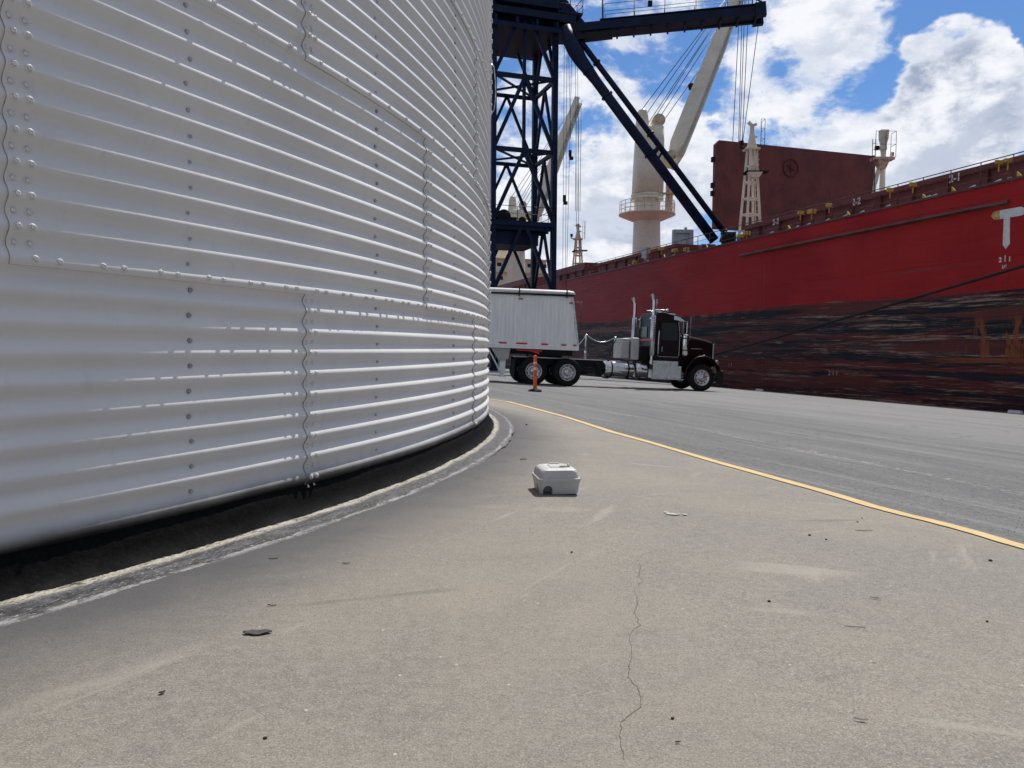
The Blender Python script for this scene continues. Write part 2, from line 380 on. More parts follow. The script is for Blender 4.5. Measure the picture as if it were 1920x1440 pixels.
    rz = q.m('MULTIPLY', q.ss(z, 2.5, 2.0), q.ss(z, .45, .7))
    rust = q.m('MULTIPLY', q.m('MULTIPLY', q.ss(q.noise(vr, 1.0, 4, .6, .3), .50, .56), q.ss(S, 27.5, 24.5)), rz)
    rust = q.m('MAXIMUM', rust, q.m('MULTIPLY', q.m('MULTIPLY', q.ss(q.m('ABSOLUTE', q.m('SUBTRACT', q.m('ADD', z, q.m('MULTIPLY', q.m('SUBTRACT', ns, .5), .3)), .50)), .14, .07), q.ss(S, 29, 25)), q.ss(fl, .40, .50)))
    bands = q.mix(q.m('MULTIPLY', rust, .9), bands, (.24, .070, .020))
    # frame shadows painted in as a row of dark blocks under the good paint
    fr = q.m('ABSOLUTE', q.m('SUBTRACT', q.m('FRACT', q.m('MULTIPLY', S, .62)), .5))
    bands = q.mix(q.m('MULTIPLY', q.m('MULTIPLY', q.m('MULTIPLY', q.ss(fr, .24, .20), q.ss(z, 2.75, 2.85)), q.m('MULTIPLY', q.ss(S, 38, 42), q.ss(S, 56, 52))), .6), bands, (.016, .010, .013))
    zz = q.m('ADD', z, q.m('MULTIPLY', q.m('SUBTRACT', nf, .5), .5))
    c = q.mix(q.ss(q.m('ADD', zz, q.m('MULTIPLY', q.m('SUBTRACT', g3, .5), .7)), 3.34, 3.44), bands, red)
    q.put(b.inputs['Base Color'], c); q.put(b.inputs['Roughness'], q.ss(nf, .3, .7, .42, .65, 'LINEAR'))
    b.inputs['Specular IOR Level'].default_value = .16
    # plating: faint welded seams
    px = q.m('ABSOLUTE', q.m('SUBTRACT', q.m('FRACT', q.m('MULTIPLY', S, .125)), .5)); pz = q.m('ABSOLUTE', q.m('SUBTRACT', q.m('FRACT', q.m('MULTIPLY', z, .42)), .5))
    seam = q.m('MAXIMUM', q.ss(px, .494, .498), q.ss(pz, .488, .496))
    h = q.m('ADD', q.m('MULTIPLY', nb, 1.6), q.m('MULTIPLY', seam, .5))
    q.put(b.inputs['Normal'], q.bump(h, .5, .06))
    return m
M_HULL = mat_hull()
def mat_water():
    m, q, b = new_mat('harbour_water')
    pos = q.new('ShaderNodeNewGeometry').outputs['Position']
    q.put(b.inputs['Base Color'], (.01, .03, .045, 1)); b.inputs['Roughness'].default_value = .08
    q.put(b.inputs['Normal'], q.bump(q.noise(pos, .8, 6, .6), .5, .3))
    return m
M_WATER = mat_water()
def mat_trailer():
    m, q, b = new_mat('trailer_white_panel')
    g = q.new('ShaderNodeTexCoord').outputs['Object']; x, y, z = q.sep(g)
    n = q.noise(q.comb(q.m('MULTIPLY', x, 4), y, q.m('MULTIPLY', z, .5)), 1.5, 5, .6)
    c = q.mix(q.ss(n, .35, .7), (.70, .72, .75), (.78, .80, .82))
    c = q.mix(q.ss(q.noise(g, 9, 6, .7), .62, .8, 0, .3), c, (.40, .39, .37))
    q.put(b.inputs['Base Color'], c); b.inputs['Roughness'].default_value = .4
    return m
M_TRAILW = mat_trailer()

NAVY = paint('navy_crane_paint', (.006, .014, .045), .5, 0, .25, 1.2, .0, .2, (.05, .03, .025), .1)
CREAM = paint('cream_ship_paint', (.80, .73, .60), .5, 0, .08, .6, 0, .4, (.33, .20, .11), .12)
CREAMR = paint('cream_paint_rusted', (.68, .56, .42), .55, 0, .12, 1.0, 0, .4, (.30, .13, .06), .55)
DRED = paint('hatch_red_oxide', (.185, .056, .050), .6, 0, .14, .5, .1, .3, (.06, .03, .028), .35)
RAILR = paint('rail_dark_red', (.075, .03, .03), .5, 0, .15, 2.0)
YELD = paint('deck_yellow', (.50, .32, .03), .5, 0, .15, 2.0)
WHT = paint('marking_white', (.62, .62, .61), .55, 0, .10, 4.0)
MYEL = paint('marking_faded_yellow', (.55, .32, .10), .6, 0, .25, 6.0)
STEEL = paint('galvanised_bolt', (.52, .52, .54), .38, .75, .12, 30)
BOLTW = paint('painted_bolt', (.72, .715, .71), .42, .0, .12, 40)
RUBK = paint('black_rubber', (.009, .009, .010), .8, 0, .25, 8, .15, .25)
CHROME = paint('chrome', (.60, .60, .61), .13, 1.0, .06, 6)
ALU = paint('polished_aluminium', (.55, .55, .56), .28, .9, .12, 5)
MAROON = paint('maroon_truck_paint', (.009, .0015, .003), .35, 0, .2, 2, 0, .20, None, 0, .02)
BLKP = paint('black_chassis_paint', (.008, .008, .009), .55, 0, .25, 5, 0, .25)
GLASS = paint('dark_cab_glass', (.008, .012, .014), .06, 0, .1, 2, 0, .35)
GREYP = paint('grey_plastic', (.52, .515, .505), .48, 0, .04, 10, .04)
TANKG = paint('grey_tank_paint', (.36, .37, .37), .4, .1, .1, 4)
ORNG = paint('orange_post_plastic', (.62, .10, .025), .45, 0, .1, 6, 0, .5, (.35, .07, .03), .25)
REFW = paint('white_reflective_band', (.70, .50, .42), .4, 0, .1, 10)
REDL = paint('red_reflector', (.50, .02, .02), .35, 0, .1, 8)
AMBR = paint('amber_lens', (.30, .12, .03), .3, 0, .1, 8)
ROPE = paint('black_mooring_rope', (.010, .010, .011), .8, 0, .3, 20)
CABLE = paint('steel_wire', (.09, .09, .10), .5, .5, .1, 3)
LEAF = paint('dry_leaf', (.055, .045, .042), .6, 0, .3, 40, .3)
STONE = paint('dark_pebble', (.022, .020, .019), .8, 0, .3, 60, .3)
TARP = paint('white_rolled_tarp', (.66, .67, .68), .5, 0, .05, 3)
PALEG = paint('distant_pale_grey_steel', (.42, .43, .46), .6, 0, .1, .4)
CURB = paint('quay_coping_concrete', (.36, .35, .33), .8, 0, .15, 1.5)
FLOAT = paint('marking_pale_grey', (.34, .33, .31), .6, 0, .2, 5)
FENB = paint('brown_strake_paint', (.13, .045, .035), .6, 0, .25, 1.2)

# ------------------------------------------------------------------ mesh helpers
def tag(o, label=None, cat=None, group=None, kind=None):
    if label: o['label'] = label
    if cat: o['category'] = cat
    if group: o['group'] = group
    if kind: o['kind'] = kind
    return o
def empty(name, M=None, **kw):
    o = bpy.data.objects.new(name, None); COL.objects.link(o); o.empty_display_size = .3
    if M is not None:
        if isinstance(M, Matrix): o.matrix_world = M
        else: o.location = M
    return tag(o, **kw)
class MB:
    def __init__(s): s.v = []; s.f = []; s.sm = []; s.mi = {}; s.cur = 0
    def add(s, vs, fs, smooth=False):
        b = len(s.v); s.v += [tuple(v) for v in vs]
        for f in fs:
            if s.cur: s.mi[len(s.f)] = s.cur
            s.f.append([b+i for i in f]); s.sm.append(smooth)
        return s
    def box(s, c, d, M=None):
        hx, hy, hz = d[0]/2, d[1]/2, d[2]/2; c = Vector(c)
        vs = [Vector((sx*hx, sy*hy, sz*hz)) for sz in (-1, 1) for sy in (-1, 1) for sx in (-1, 1)]
        vs = [c+(M@v if M else v) for v in vs]
        return s.add(vs, [(0, 2, 3, 1), (4, 5, 7, 6), (0, 1, 5, 4), (2, 6, 7, 3), (0, 4, 6, 2), (1, 3, 7, 5)])
    def b2(s, lo, hi):
        return s.box([(a+b)/2 for a, b in zip(lo, hi)], [abs(b-a) for a, b in zip(lo, hi)])
    def beam(s, p0, p1, w, h, up=(0, 0, 1)):
        p0, p1 = Vector(p0), Vector(p1); d = p1-p0; L = d.length; d.normalize()
        u = Vector(up)
        if abs(d.dot(u)) > .98: u = NH
        r = d.cross(u).normalized(); u = r.cross(d)
        vs = [p+r*(a*w/2)+u*(b*h/2) for p in (p0, p1) for a, b in ((-1, -1), (1, -1), (1, 1), (-1, 1))]
        return s.add(vs, [(0, 3, 2, 1), (4, 5, 6, 7), (0, 1, 5, 4), (1, 2, 6, 5), (2, 3, 7, 6), (3, 0, 4, 7)])
    def tube(s, p0, p1, r, r2=None, n=12, caps=True):
        return s.path([p0, p1], [r, r if r2 is None else r2], n, caps)
    def path(s, pts, r, n=8, caps=True):
        pts = [Vector(p) for p in pts]; k = len(pts)
        rs = r if isinstance(r, (list, tuple)) else [r]*k
        vs = []; fr = None
        for i, p in enumerate(pts):
            d = (pts[min(i+1, k-1)]-pts[max(i-1, 0)]).normalized()
            if fr is None:
                a = Vector((0, 0, 1)) if abs(d.z) < .9 else Vector((1, 0, 0))
                fr = d.cross(a).normalized()
            fr = (fr-d*fr.dot(d)).normalized(); g = d.cross(fr)
            for j in range(n):
                t_ = 2*PI*j/n; vs.append(p+(fr*math.cos(t_)+g*math.sin(t_))*rs[i])
        fs = [(i*n+j, i*n+(j+1) % n, (i+1)*n+(j+1) % n, (i+1)*n+j) for i in range(k-1) for j in range(n)]
        b = len(s.v); s.add(vs, fs, True)
        if caps:
            for fc in ([b+j for j in range(n)][::-1], [b+(k-1)*n+j for j in range(n)]):
                if s.cur: s.mi[len(s.f)] = s.cur
                s.f.append(fc); s.sm.append(False)
        return s
    def lathe(s, prof, c=(0, 0, 0), axis='Z', n=24, smooth=True, a0=0, a1=2*PI):
        c = Vector(c); vs = []; full = abs(a1-a0-2*PI) < 1e-6; m_ = n if full else n+1
        for r, h in prof:
            for j in range(m_):
                t_ = a0+(a1-a0)*j/n; x, y = r*math.cos(t_), r*math.sin(t_)
                vs.append(c+(Vector((x, y, h)) if axis == 'Z' else Vector((x, h, y)) if axis == 'Y' else Vector((h, x, y))))
        fs = []
        for i in range(len(prof)-1):
            for j in range(n):
                a, b_ = i*m_+j, i*m_+(j+1) % m_
                fs.append((a, b_, b_+m_, a+m_))
        return s.add(vs, fs, smooth)
    def prism(s, poly, ax, lo, hi):
        """poly in the two other axes, extruded along ax"""
        def mk(a, b, h): return {'x': (h, a, b), 'y': (a, h, b), 'z': (a, b, h)}[ax]
        n = len(poly); vs = [mk(a, b, lo) for a, b in poly]+[mk(a, b, hi) for a, b in poly]
        fs = [list(range(n))[::-1], list(range(n, 2*n))]+[(i, (i+1) % n, n+(i+1) % n, n+i) for i in range(n)]
        return s.add(vs, fs)
    def loft(s, rings, cap=True, smooth=False):
        n = len(rings[0]); b = len(s.v); s.add([v for r_ in rings for v in r_], [(i*n+j, i*n+(j+1) % n, (i+1)*n+(j+1) % n, (i+1)*n+j) for i in range(len(rings)-1) for j in range(n)], smooth)
        if cap:
            s.f.append([b+j for j in range(n)][::-1]); s.sm.append(False)
            s.f.append([b+(len(rings)-1)*n+j for j in range(n)]); s.sm.append(False)
        return s
    def mesh(s, name):
        me = bpy.data.meshes.new(name); me.from_pydata(s.v, [], s.f); me.polygons.foreach_set('use_smooth', s.sm)
        for k, v in s.mi.items(): me.polygons[k].material_index = v
        bm = bmesh.new(); bm.from_mesh(me); bmesh.ops.recalc_face_normals(bm, faces=bm.faces); bm.to_mesh(me); bm.free()
        return me
    def build(s, name, m, parent=None, bevel=0, **kw):
        me = s.mesh(name)
        for m_ in (m if isinstance(m, (list, tuple)) else [m]): me.materials.append(m_)
        o = bpy.data.objects.new(name, me); COL.objects.link(o)
        if parent: o.parent = parent
        if bevel:
            bv = o.modifiers.new('bevel', 'BEVEL'); bv.width = bevel; bv.segments = 2; bv.limit_method = 'ANGLE'; bv.angle_limit = R(40)
        return tag(o, **kw)
def rrect(w, d, r, z, n=5, cx=0, cy=0):
    pts = []
    for sx, sy, a in ((1, 1, 0), (-1, 1, PI/2), (-1, -1, PI), (1, -1, 3*PI/2)):
        for k in range(n+1):
            t_ = a+PI/2*k/n; pts.append(Vector((cx+sx*(w/2-r)+r*math.cos(t_), cy+sy*(d/2-r)+r*math.sin(t_), z)))
    return pts
def copy_tree(o, parent=None):
    c = o.copy(); COL.objects.link(c)
    if parent: c.parent = parent; c.matrix_parent_inverse = o.matrix_parent_inverse.copy()
    for ch in list(o.children): copy_tree(ch, c)
    return c
def text_mesh(body, size, m, name, parent, M, thick=.004, bold=.0):
    cu = bpy.data.curves.new(name, 'FONT'); cu.body = body; cu.size = size; cu.extrude = thick; cu.offset = bold; cu.align_x = 'CENTER'; cu.align_y = 'CENTER'
    o = bpy.data.objects.new(name, cu); COL.objects.link(o); bpy.context.view_layer.update()
    me = bpy.data.meshes.new_from_object(o.evaluated_get(bpy.context.evaluated_depsgraph_get())); bpy.data.objects.remove(o); bpy.data.curves.remove(cu)
    me.name = name; me.materials.clear(); me.materials.append(m)
    me.transform(M)
    o = bpy.data.objects.new(name, me); COL.objects.link(o); o.parent = parent; return o

# ------------------------------------------------------------------ ground
def frange(a, b, st):
    r_ = []; x = a
    while x < b-1e-6: r_.append(x); x += st
    return r_+[b]
S_ROWS = frange(-30, -6, 4)[:-1]+frange(-6, 40, 1)[:-1]+frange(40, 120, 5)[:-1]+frange(120, 420, 30)
P_COLS = frange(-60, 0, 10)[:-1]+frange(0, 26.5, .5)
def sheet(name, mt, cols_of_S, off, rows=S_ROWS, **kw):
    b = MB(); L = None; vs = []; fs = []
    for i, S in enumerate(rows):
        cs = cols_of_S(S); L = len(cs)
        for P in cs: vs.append(FR(S, P, gz(P)+off))
    for i in range(len(rows)-1):
        for j in range(L-1): fs.append((i*L+j, i*L+j+1, (i+1)*L+j+1, (i+1)*L+j))
    b.add(vs, fs, True); o = b.build(name, mt, **kw)
    return o
sheet('ground', M_CONC, lambda S: P_COLS, 0.0, kind='structure', label='sunlit worn concrete apron beside the silo')
# the painted line: read from the photograph, laid on the slope
LINE = [(700, 700), (860, 738), (915, 748), (953, 753.5), (1011.6, 769), (1060, 782), (1117.8, 800.5), (1144, 809.5), (1218.8, 830), (1280, 848), (1341, 866), (1404.8, 883.5), (1468.5, 901.5), (1527, 917.5), (1580, 933), (1628, 948), (1686, 963.5), (1755, 980), (1824.5, 998.5), (1888, 1017.5), (1960, 1038), (2100, 1077), (2400, 1160)]
LPTS = []
for a, b_ in LINE[2:]:
    p = gnd(a, b_); LPTS.append((p.dot(SH), p.dot(NH)))
LPTS.sort()
def lineP(S):
    if S <= LPTS[0][0]:
        (a, b_), (c, d) = LPTS[0], LPTS[1]; return b_+(S-a)*(d-b_)/(c-a)
    if S >= LPTS[-1][0]:
        return LPTS[-1][1]-(S-LPTS[-1][0])*.14
    for (a, b_), (c, d) in zip(LPTS, LPTS[1:]):
        if S <= c: return b_+(d-b_)*(S-a)/(c-a)
def acols(S):
    p0 = lineP(S); return [p0+(26.5-p0)*(k/52.0)**1.3 for k in range(53)]
lrows = sorted(set([round(x, 3) for x in S_ROWS]+[round(x, 3) for x in frange(LPTS[0][0], LPTS[-1][0], .1)]))
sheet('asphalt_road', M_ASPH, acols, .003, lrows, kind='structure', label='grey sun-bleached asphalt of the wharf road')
# yellow line ribbon with a slightly ragged edge
b = MB(); vs = []; fs = []; rows = frange(-2, LPTS[-1][0]+14, .05)
for i, S in enumerate(rows):
    P0 = lineP(S); dP = (lineP(S+.2)-lineP(S-.2))/.4; wv = .050*math.sqrt(1+dP*dP)
    e1 = random.uniform(-.003, .003)+.004*math.sin(S*2.1); e2 = random.uniform(-.003, .003)+.004*math.sin(S*1.7+1)
    for k in range(3):
        P = P0-wv+e1+(2*wv+e2-e1)*k/2; vs.append(FR(S, P, gz(P)+.0052))
for i in range(len(rows)-1):
    for j in range(2): fs.append((i*3+j, i*3+j+1, (i+1)*3+j+1, (i+1)*3+j))
b.add(vs, fs, True).build('yellow_line', M_YEL, kind='structure', label='yellow painted line dividing concrete from asphalt')
# quay edge
b = MB(); z0 = gz(26.5)
b.add([FR(-30, 26.5, z0), FR(420, 26.5, z0), FR(420, 26.5, -9), FR(-30, 26.5, -9)], [(0, 1, 2, 3)]).build('quay_wall', CURB, kind='structure', label='vertical concrete face of the quay')
b = MB(); b.add([FR(-30, 26.22, z0+.02), FR(420, 26.22, z0+.02), FR(420, 26.5, z0+.008), FR(-30, 26.5, z0+.008)], [(0, 1, 2, 3)]).build('quay_coping', CURB, kind='structure', label='pale strip along the quay edge')
b = MB(); b.add([(-3000, -500, -4.2), (3000, -500, -4.2), (3000, 5000, -4.2), (-3000, 5000, -4.2)], [(0, 1, 2, 3)]); 
wv_ = b.build('water', M_WATER, kind='structure', label='harbour water below the quay')

# crack in the concrete
def ribbon(pts, w0, mt, name, label, off=.004):
    pts2 = []
    for (a, b_), (c, d) in zip(pts, pts[1:]):
        n = 6
        for k in range(n): pts2.append((a+(c-a)*k/n+random.uniform(-2.5, 2.5), b_+(d-b_)*k/n+random.uniform(-1, 1)))
    pts2.append(pts[-1]); P3 = [gnd(a, b_, off) for a, b_ in pts2]; mb = MB(); vs = []
    for i, p in enumerate(P3):
        d = (P3[min(i+1, len(P3)-1)]-P3[max(i-1, 0)]); d.z = 0; d.normalize(); r_ = Vector((d.y, -d.x, 0)); ww = w0*random.uniform(.4, 1.3)
        vs += [p-r_*ww/2, p+r_*ww/2]
    mb.add(vs, [(2*i, 2*i+1, 2*i+3, 2*i+2) for i in range(len(P3)-1)])
    return mb.build(name, mt, kind='structure', label=label)
CRK = paint('crack_dark', (.10, .09, .078), .9, 0, .3, 60)
ribbon([(1246, 1030), (1205, 1040), (1195, 1052), (1203, 1062), (1198, 1078), (1205, 1090), (1188, 1105), (1197, 1125), (1190, 1150), (1200, 1172), (1180, 1190), (1184, 1220), (1180, 1250), (1178, 1270), (1197, 1290), (1203, 1325), (1165, 1355), (1163, 1385), (1170, 1425)], .0015, CRK, 'ground_crack', 'thin jagged crack running down the concrete right of the bait box', .0012)
SCF = paint('pale_scuff', (.42, .41, .385), .85, 0, .2, 40)

# ------------------------------------------------------------------ silo
silo = empty('grain_silo', SC.copy(), label='huge white corrugated steel silo with bolted sheets and black tarred foot', cat='silo')
PITCH_C, AMP = 0.1016, 0.0118; RH = 11*PITCH_C; ZJ = CAMZ+.26
DTH = 2*PI/25
def col_theta(px, py):
    d = ray(px, py); a = d.x**2+d.y**2; o = Vector((0, 0))
    bb = d.x*SC.x+d.y*SC.y; cc = SC.x**2+SC.y**2-SR**2; tt = (bb-math.sqrt(max(bb*bb-a*cc, 0)))/a
    p = d*tt; return math.atan2(p.y-SC.y, p.x-SC.x)
TH0 = col_theta(570, 700)
def prof(zz): return AMP*math.cos(2*PI*(zz-.020)/PITCH_C)       # zz above the lower edge of the sheet
def panel_mesh():
    mb = MB(); NZ = 11*14; NU = 30; ov = .045/SR; vs = []
    zs = [RH*1.03*k/NZ for k in range(NZ+1)]
    us = [(DTH+ov)*k/NU for k in range(NU+1)]
    def rad(u, z_): return SR+prof(z_)+.0062*(1-u/(DTH+ov))+.0042*(1-z_/(RH*1.03))
    cols = [(-1, 0.0)]+[(0, u) for u in us]
    for zi in [-1]+list(range(NZ+1)):
        z_ = zs[max(zi, 0)]
        for flag, u in cols:
            r_ = rad(u, z_)-(.0075 if (flag < 0 or zi < 0) else 0)
            vs.append((r_*math.cos(u), r_*math.sin(u), z_))
    L = len(cols)
    fs = [(i*L+j, i*L+j+1, (i+1)*L+j+1, (i+1)*L+j) for i in range(NZ+1) for j in range(L-1)]
    mb.add(vs, fs, True)
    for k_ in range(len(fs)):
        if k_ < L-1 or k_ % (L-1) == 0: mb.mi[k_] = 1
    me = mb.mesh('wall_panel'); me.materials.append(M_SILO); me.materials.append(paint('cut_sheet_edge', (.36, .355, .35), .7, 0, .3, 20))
    # sharp folds at the sheet edges
    bm = bmesh.new(); bm.from_mesh(me); bm.verts.ensure_lookup_table()
    for e in bm.edges:
        i, j = e.verts[0].index, e.verts[1].index
        if (i//L == 1 and j//L == 1) or (i % L == 1 and j % L == 1): e.smooth = False
    bm.to_mesh(me); bm.free()
    if 'sharp_edge' not in me.attributes: pass
    return me
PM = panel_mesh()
vis = []
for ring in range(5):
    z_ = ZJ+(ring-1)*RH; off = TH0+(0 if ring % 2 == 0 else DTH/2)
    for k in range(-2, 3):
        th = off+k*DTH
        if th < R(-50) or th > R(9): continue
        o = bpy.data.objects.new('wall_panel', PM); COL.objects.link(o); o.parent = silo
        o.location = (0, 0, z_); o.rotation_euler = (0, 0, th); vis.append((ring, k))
# the rest of the shell, one coarser sheet round the back and up to the eaves
def shell(a0, a1, z0, z1, nu, name, bulge=0.0):
    mb = MB(); NZ = int((z1-z0)/PITCH_C*8); vs = []; L = nu+1
    for i in range(NZ+1):
        z_ = z0+(z1-z0)*i/NZ
        for j in range(L):
            u = a0+(a1-a0)*j/nu; r_ = SR-.003+prof(z_-ZJ)+bulge; vs.append((r_*math.cos(u), r_*math.sin(u), z_))
    mb.add(vs, [(i*L+j, i*L+j+1, (i+1)*L+j+1, (i+1)*L+j) for i in range(NZ) for j in range(L-1)], True)
    return mb.build(name, M_SILO, silo)
lo0 = min(TH0+k*DTH+(0 if r_ % 2 == 0 else DTH/2) for r_, k in vis); hi0 = max(TH0+(k+1)*DTH+(0 if r_ % 2 == 0 else DTH/2) for r_, k in vis)
shell(hi0-DTH/2, lo0+DTH/2+2*PI, -.04, ZJ+4*RH, 110, 'rear_wall', -.006)
shell(0, 2*PI, ZJ+4*RH-.02, ZJ+11*RH, 130, 'upper_wall')
MB().lathe([(SR+.12, ZJ+11*RH-.05), (SR+.12, ZJ+11*RH), (1.2, ZJ+11*RH+5.6), (.05, ZJ+11*RH+5.9)], n=52, smooth=False).build('roof', M_SILO, silo)
# tar fillet at the foot
def ring_strip(name, prof_, mt, n=420, jitter=0.0, a0=-.95, a1=.6, parent=silo):
    mb = MB(); vs = []; L = len(prof_)
    rnd = random.Random(3); ph = [rnd.uniform(0, 6) for _ in range(8)]
    for i in range(n+1):
        u = a0+(a1-a0)*i/n
        for k, (r_, z_) in enumerate(prof_):
            w_ = jitter*(math.sin(u*61+ph[0])+.7*math.sin(u*133+ph[1]+k)+.6*math.sin(u*287+ph[2]+2*k)+rnd.uniform(-.9, .9)) if 0 < k else 0
            rr = SR+r_+w_*(.8 if k < L-1 else 1.6); vs.append((rr*math.cos(u), rr*math.sin(u), max(z_+w_*.35, .0025) if k < L-1 else z_))
    mb.add(vs, [(i*L+j, i*L+j+1, (i+1)*L+j+1, (i+1)*L+j) for i in range(n) for j in range(L-1)], True)
    return mb.build(name, mt, parent)
ring_strip('tar_fillet', [(-.014, .165), (.008, .130), (.018, .105), (.023, .080), (.031, .055), (.046, .032), (.062, .015), (.078, .006)], M_TAR, 1100, .0017)
ring_strip('grout_ring', [(-.01, .010), (.05, .011), (.08, .013), (.11, .012), (.15, .008), (.20, .006), (.24, .004), (.275, -.003)], M_GROUT, 1600, .0045)

# bolts
def bolt_mesh(name, mt, rw=.0125, rh=.0085, h=.0075, dark=None):
    mb = MB(); n = 14
    mb.lathe([(rw, -.002), (rw, .0016), (rw*.93, .003), (rh*1.08, .0034)], axis='X', n=n)
    hexr = [(rh*math.cos(PI/3*k), rh*math.sin(PI/3*k)) for k in range(6)]
    hexi = [(rh*.84*math.cos(PI/3*k), rh*.84*math.sin(PI/3*k)) for k in range(6)]
    rings = [[Vector((.003, a, c)) for a, c in hexr], [Vector((h, a, c)) for a, c in hexr], [Vector((h+.0012, a, c)) for a, c in hexi]]
    mb.loft(rings)
    me = mb.mesh(name); me.materials.append(mt)
    if dark:
        me.materials.append(dark)
        for p in me.polygons:
            if p.center.x < .0020 and (p.center.y**2+p.center.z**2)**.5 > rh*.9: p.material_index = 1
    return me
BW = bolt_mesh('bolt', BOLTW); BS = bolt_mesh('bolt', STEEL, .0098, .0076, .0085, RUBK)
bolts = []      # (theta, z, radius, mesh)
def rad_at(z_, extra): return SR+prof((z_-ZJ+RH*3) % RH)+extra
nm = lambda: random.uniform(-.0015, .0015)
for ring in range(5):
    zb = ZJ+(ring-1)*RH; off = TH0+(0 if ring % 2 == 0 else DTH/2)
    zlo = .10 if ring == 0 else zb
    for k in range(-3, 4):                                    # doubled bolt columns on the upright seams
        th = off+k*DTH
        for j in range(22):
            z_ = zb+.020+PITCH_C/2*j+.002
            if z_ < .1: continue
            for c_ in (.022, .070):
                if j == 0 or j == 22: continue
                lift = .0080+.0042*(1-(z_-zb)/RH)
                bolts.append((th+(c_+nm())/SR, z_+nm(), SR+prof(z_-zb)+lift, BW))
    if ring > 0:                                              # along the ring joints
        nn = 12
        for k in range(-30, 30):
            for dd in ((-.040, .040) if ring == 1 else (0.0,)):
                th = TH0+DTH*(k+.5)/nn
                bolts.append((th+(dd+nm())/SR, zb+.022+nm(), SR+prof(.022)+.0090, BW))
for kk in range(-9, 13, 2):                                   # silver stiffener bolts on the valleys
    th = TH0+DTH/4*kk
    for j in range(0, 60):
        z_ = ZJ-RH+.020+PITCH_C*(j+.5)
        if .1 < z_ < ZJ+4*RH: bolts.append((th+nm(), z_, SR-AMP+.0052, BS))
def size_of(bt):
    p = SC+Vector((bt[2]*math.cos(bt[0]), bt[2]*math.sin(bt[0]), bt[1])); v = p-CAMP
    q_ = _q.inverted() @ v
    if q_.z > -.3: return 0
    x, y = q_.x/-q_.z*FPX, q_.y/-q_.z*FPX
    nrm = Vector((math.cos(bt[0]), math.sin(bt[0]), 0))
    if abs(x) > 975 or abs(y) > 735 or nrm.dot(v) > .2: return 0
    return 1/v.length*(1 if nrm.dot(v) < 0 else .01)
bolts = [(bt, size_of(bt)) for bt in bolts]; bolts = [x for x in bolts if x[1] > 0]; bolts.sort(key=lambda x: -x[1])
for (th, z_, r_, me), s_ in bolts[:100]:
    o = bpy.data.objects.new('bolt', me); COL.objects.link(o); o.parent = silo
    o.location = (r_*math.cos(th), r_*math.sin(th), z_); o.rotation_euler = (random.uniform(0, 1), random.uniform(-.05, .05), th); o.rotation_mode = 'XYZ'
rest = bpy.data.meshes.new('bolt'); bmr = bmesh.new(); 
for (th, z_, r_, me), s_ in bolts[100:]:
    tmp = me.copy(); tmp.transform(Matrix.Translation((r_*math.cos(th), r_*math.sin(th), z_)) @ Matrix.Rotation(th, 4, 'Z') @ Matrix.Rotation(random.uniform(0, 1), 4, 'X'))
    n0 = len(bmr.faces); bmr.from_mesh(tmp); bmr.faces.ensure_lookup_table()
    if me is BS:
        for f in bmr.faces[n0:]: f.material_index += 1
    bpy.data.meshes.remove(tmp)
bmr.to_mesh(rest); bmr.free()
for m_ in (BOLTW, STEEL, RUBK): rest.materials.append(m_)
o = bpy.data.objects.new('bolt', rest); COL.objects.link(o); o.parent = silo; o['kind'] = 'stuff'
# a loop of wire hanging from the rim at the silo's edge
pw = [ptD(925+dx_, yy, 9.3) for dx_, yy in ((-6, 118), (1, 125), (4, 150), (4.5, 180), (2, 205), (-5, 216))]
MB().path([p-SC for p in pw], .007, 6).build('conduit', ALU, silo)

# ------------------------------------------------------------------ bait station
p = gnd(1050, 932); p = gnd(1012.5, 928.5)
psi = R(8)
bait = empty('bait_station', Matrix.Translation((p.x, p.y, p.z)) @ Matrix.Rotation(psi, 4, 'Z'), label='small grey plastic rodent bait box with arched hole standing alone on the concrete', cat='bait box')
BWd, BDp = .236, .262; X0, Y0 = BWd/2-.004, BDp/2-.002
mb = MB()
lv = [(.002, -.012, .016), (.02, -.009, .018), (.066, -.002, .022), (.070, -.002, .022)]
mb.loft([rrect(BWd+2*i_, BDp+2*i_, r_, z_, 6, X0, Y0) for z_, i_, r_ in lv])
body = mb.build('base_tray', GREYP, bait)
cut = MB(); arch = [(-.027, -.03), (.027, -.03), (.027, .024)]+[(.027*math.cos(a), .024+.027*math.sin(a)) for a in [PI*k/12 for k in range(1, 12)]]+[(-.027, .024)]
cut.prism([(a+.046, c) for a, c in arch], 'y', -.03, .085)
cut2 = MB(); cut2.prism([(a+.10, c) for a, c in arch], 'x', -.03, .05)
for c_ in (cut, cut2):
    co = c_.build('cutter', GREYP, bait); bm_ = body.modifiers.new('hole', 'BOOLEAN'); bm_.object = co; bm_.operation = 'DIFFERENCE'; bm_.solver = 'EXACT'
    bpy.context.view_layer.update()
    me = bpy.data.meshes.new_from_object(body.evaluated_get(bpy.context.evaluated_depsgraph_get())); body.modifiers.clear(); body.data = me
    bpy.data.objects.remove(co)
body.data.name = 'base_tray'
mb = MB(); lv = [(.070, .000, .022), (.0715, .002, .024), (.086, .004, .025), (.0885, .004, .025), (.0905, .002, .024), (.0915, -.006, .022), (.108, -.009, .024), (.124, -.013, .026), (.134, -.018, .028), (.1405, -.028, .030), (.1440, -.042, .030), (.1450, -.052, .028), (.1440, -.058, .026), (.1425, -.062, .024)]
mb.loft([rrect(BWd+2*i_, BDp+2*i_, r_, z_, 6, X0, Y0) for z_, i_, r_ in lv], True, False)
lid = mb.build('lid', GREYP, bait)
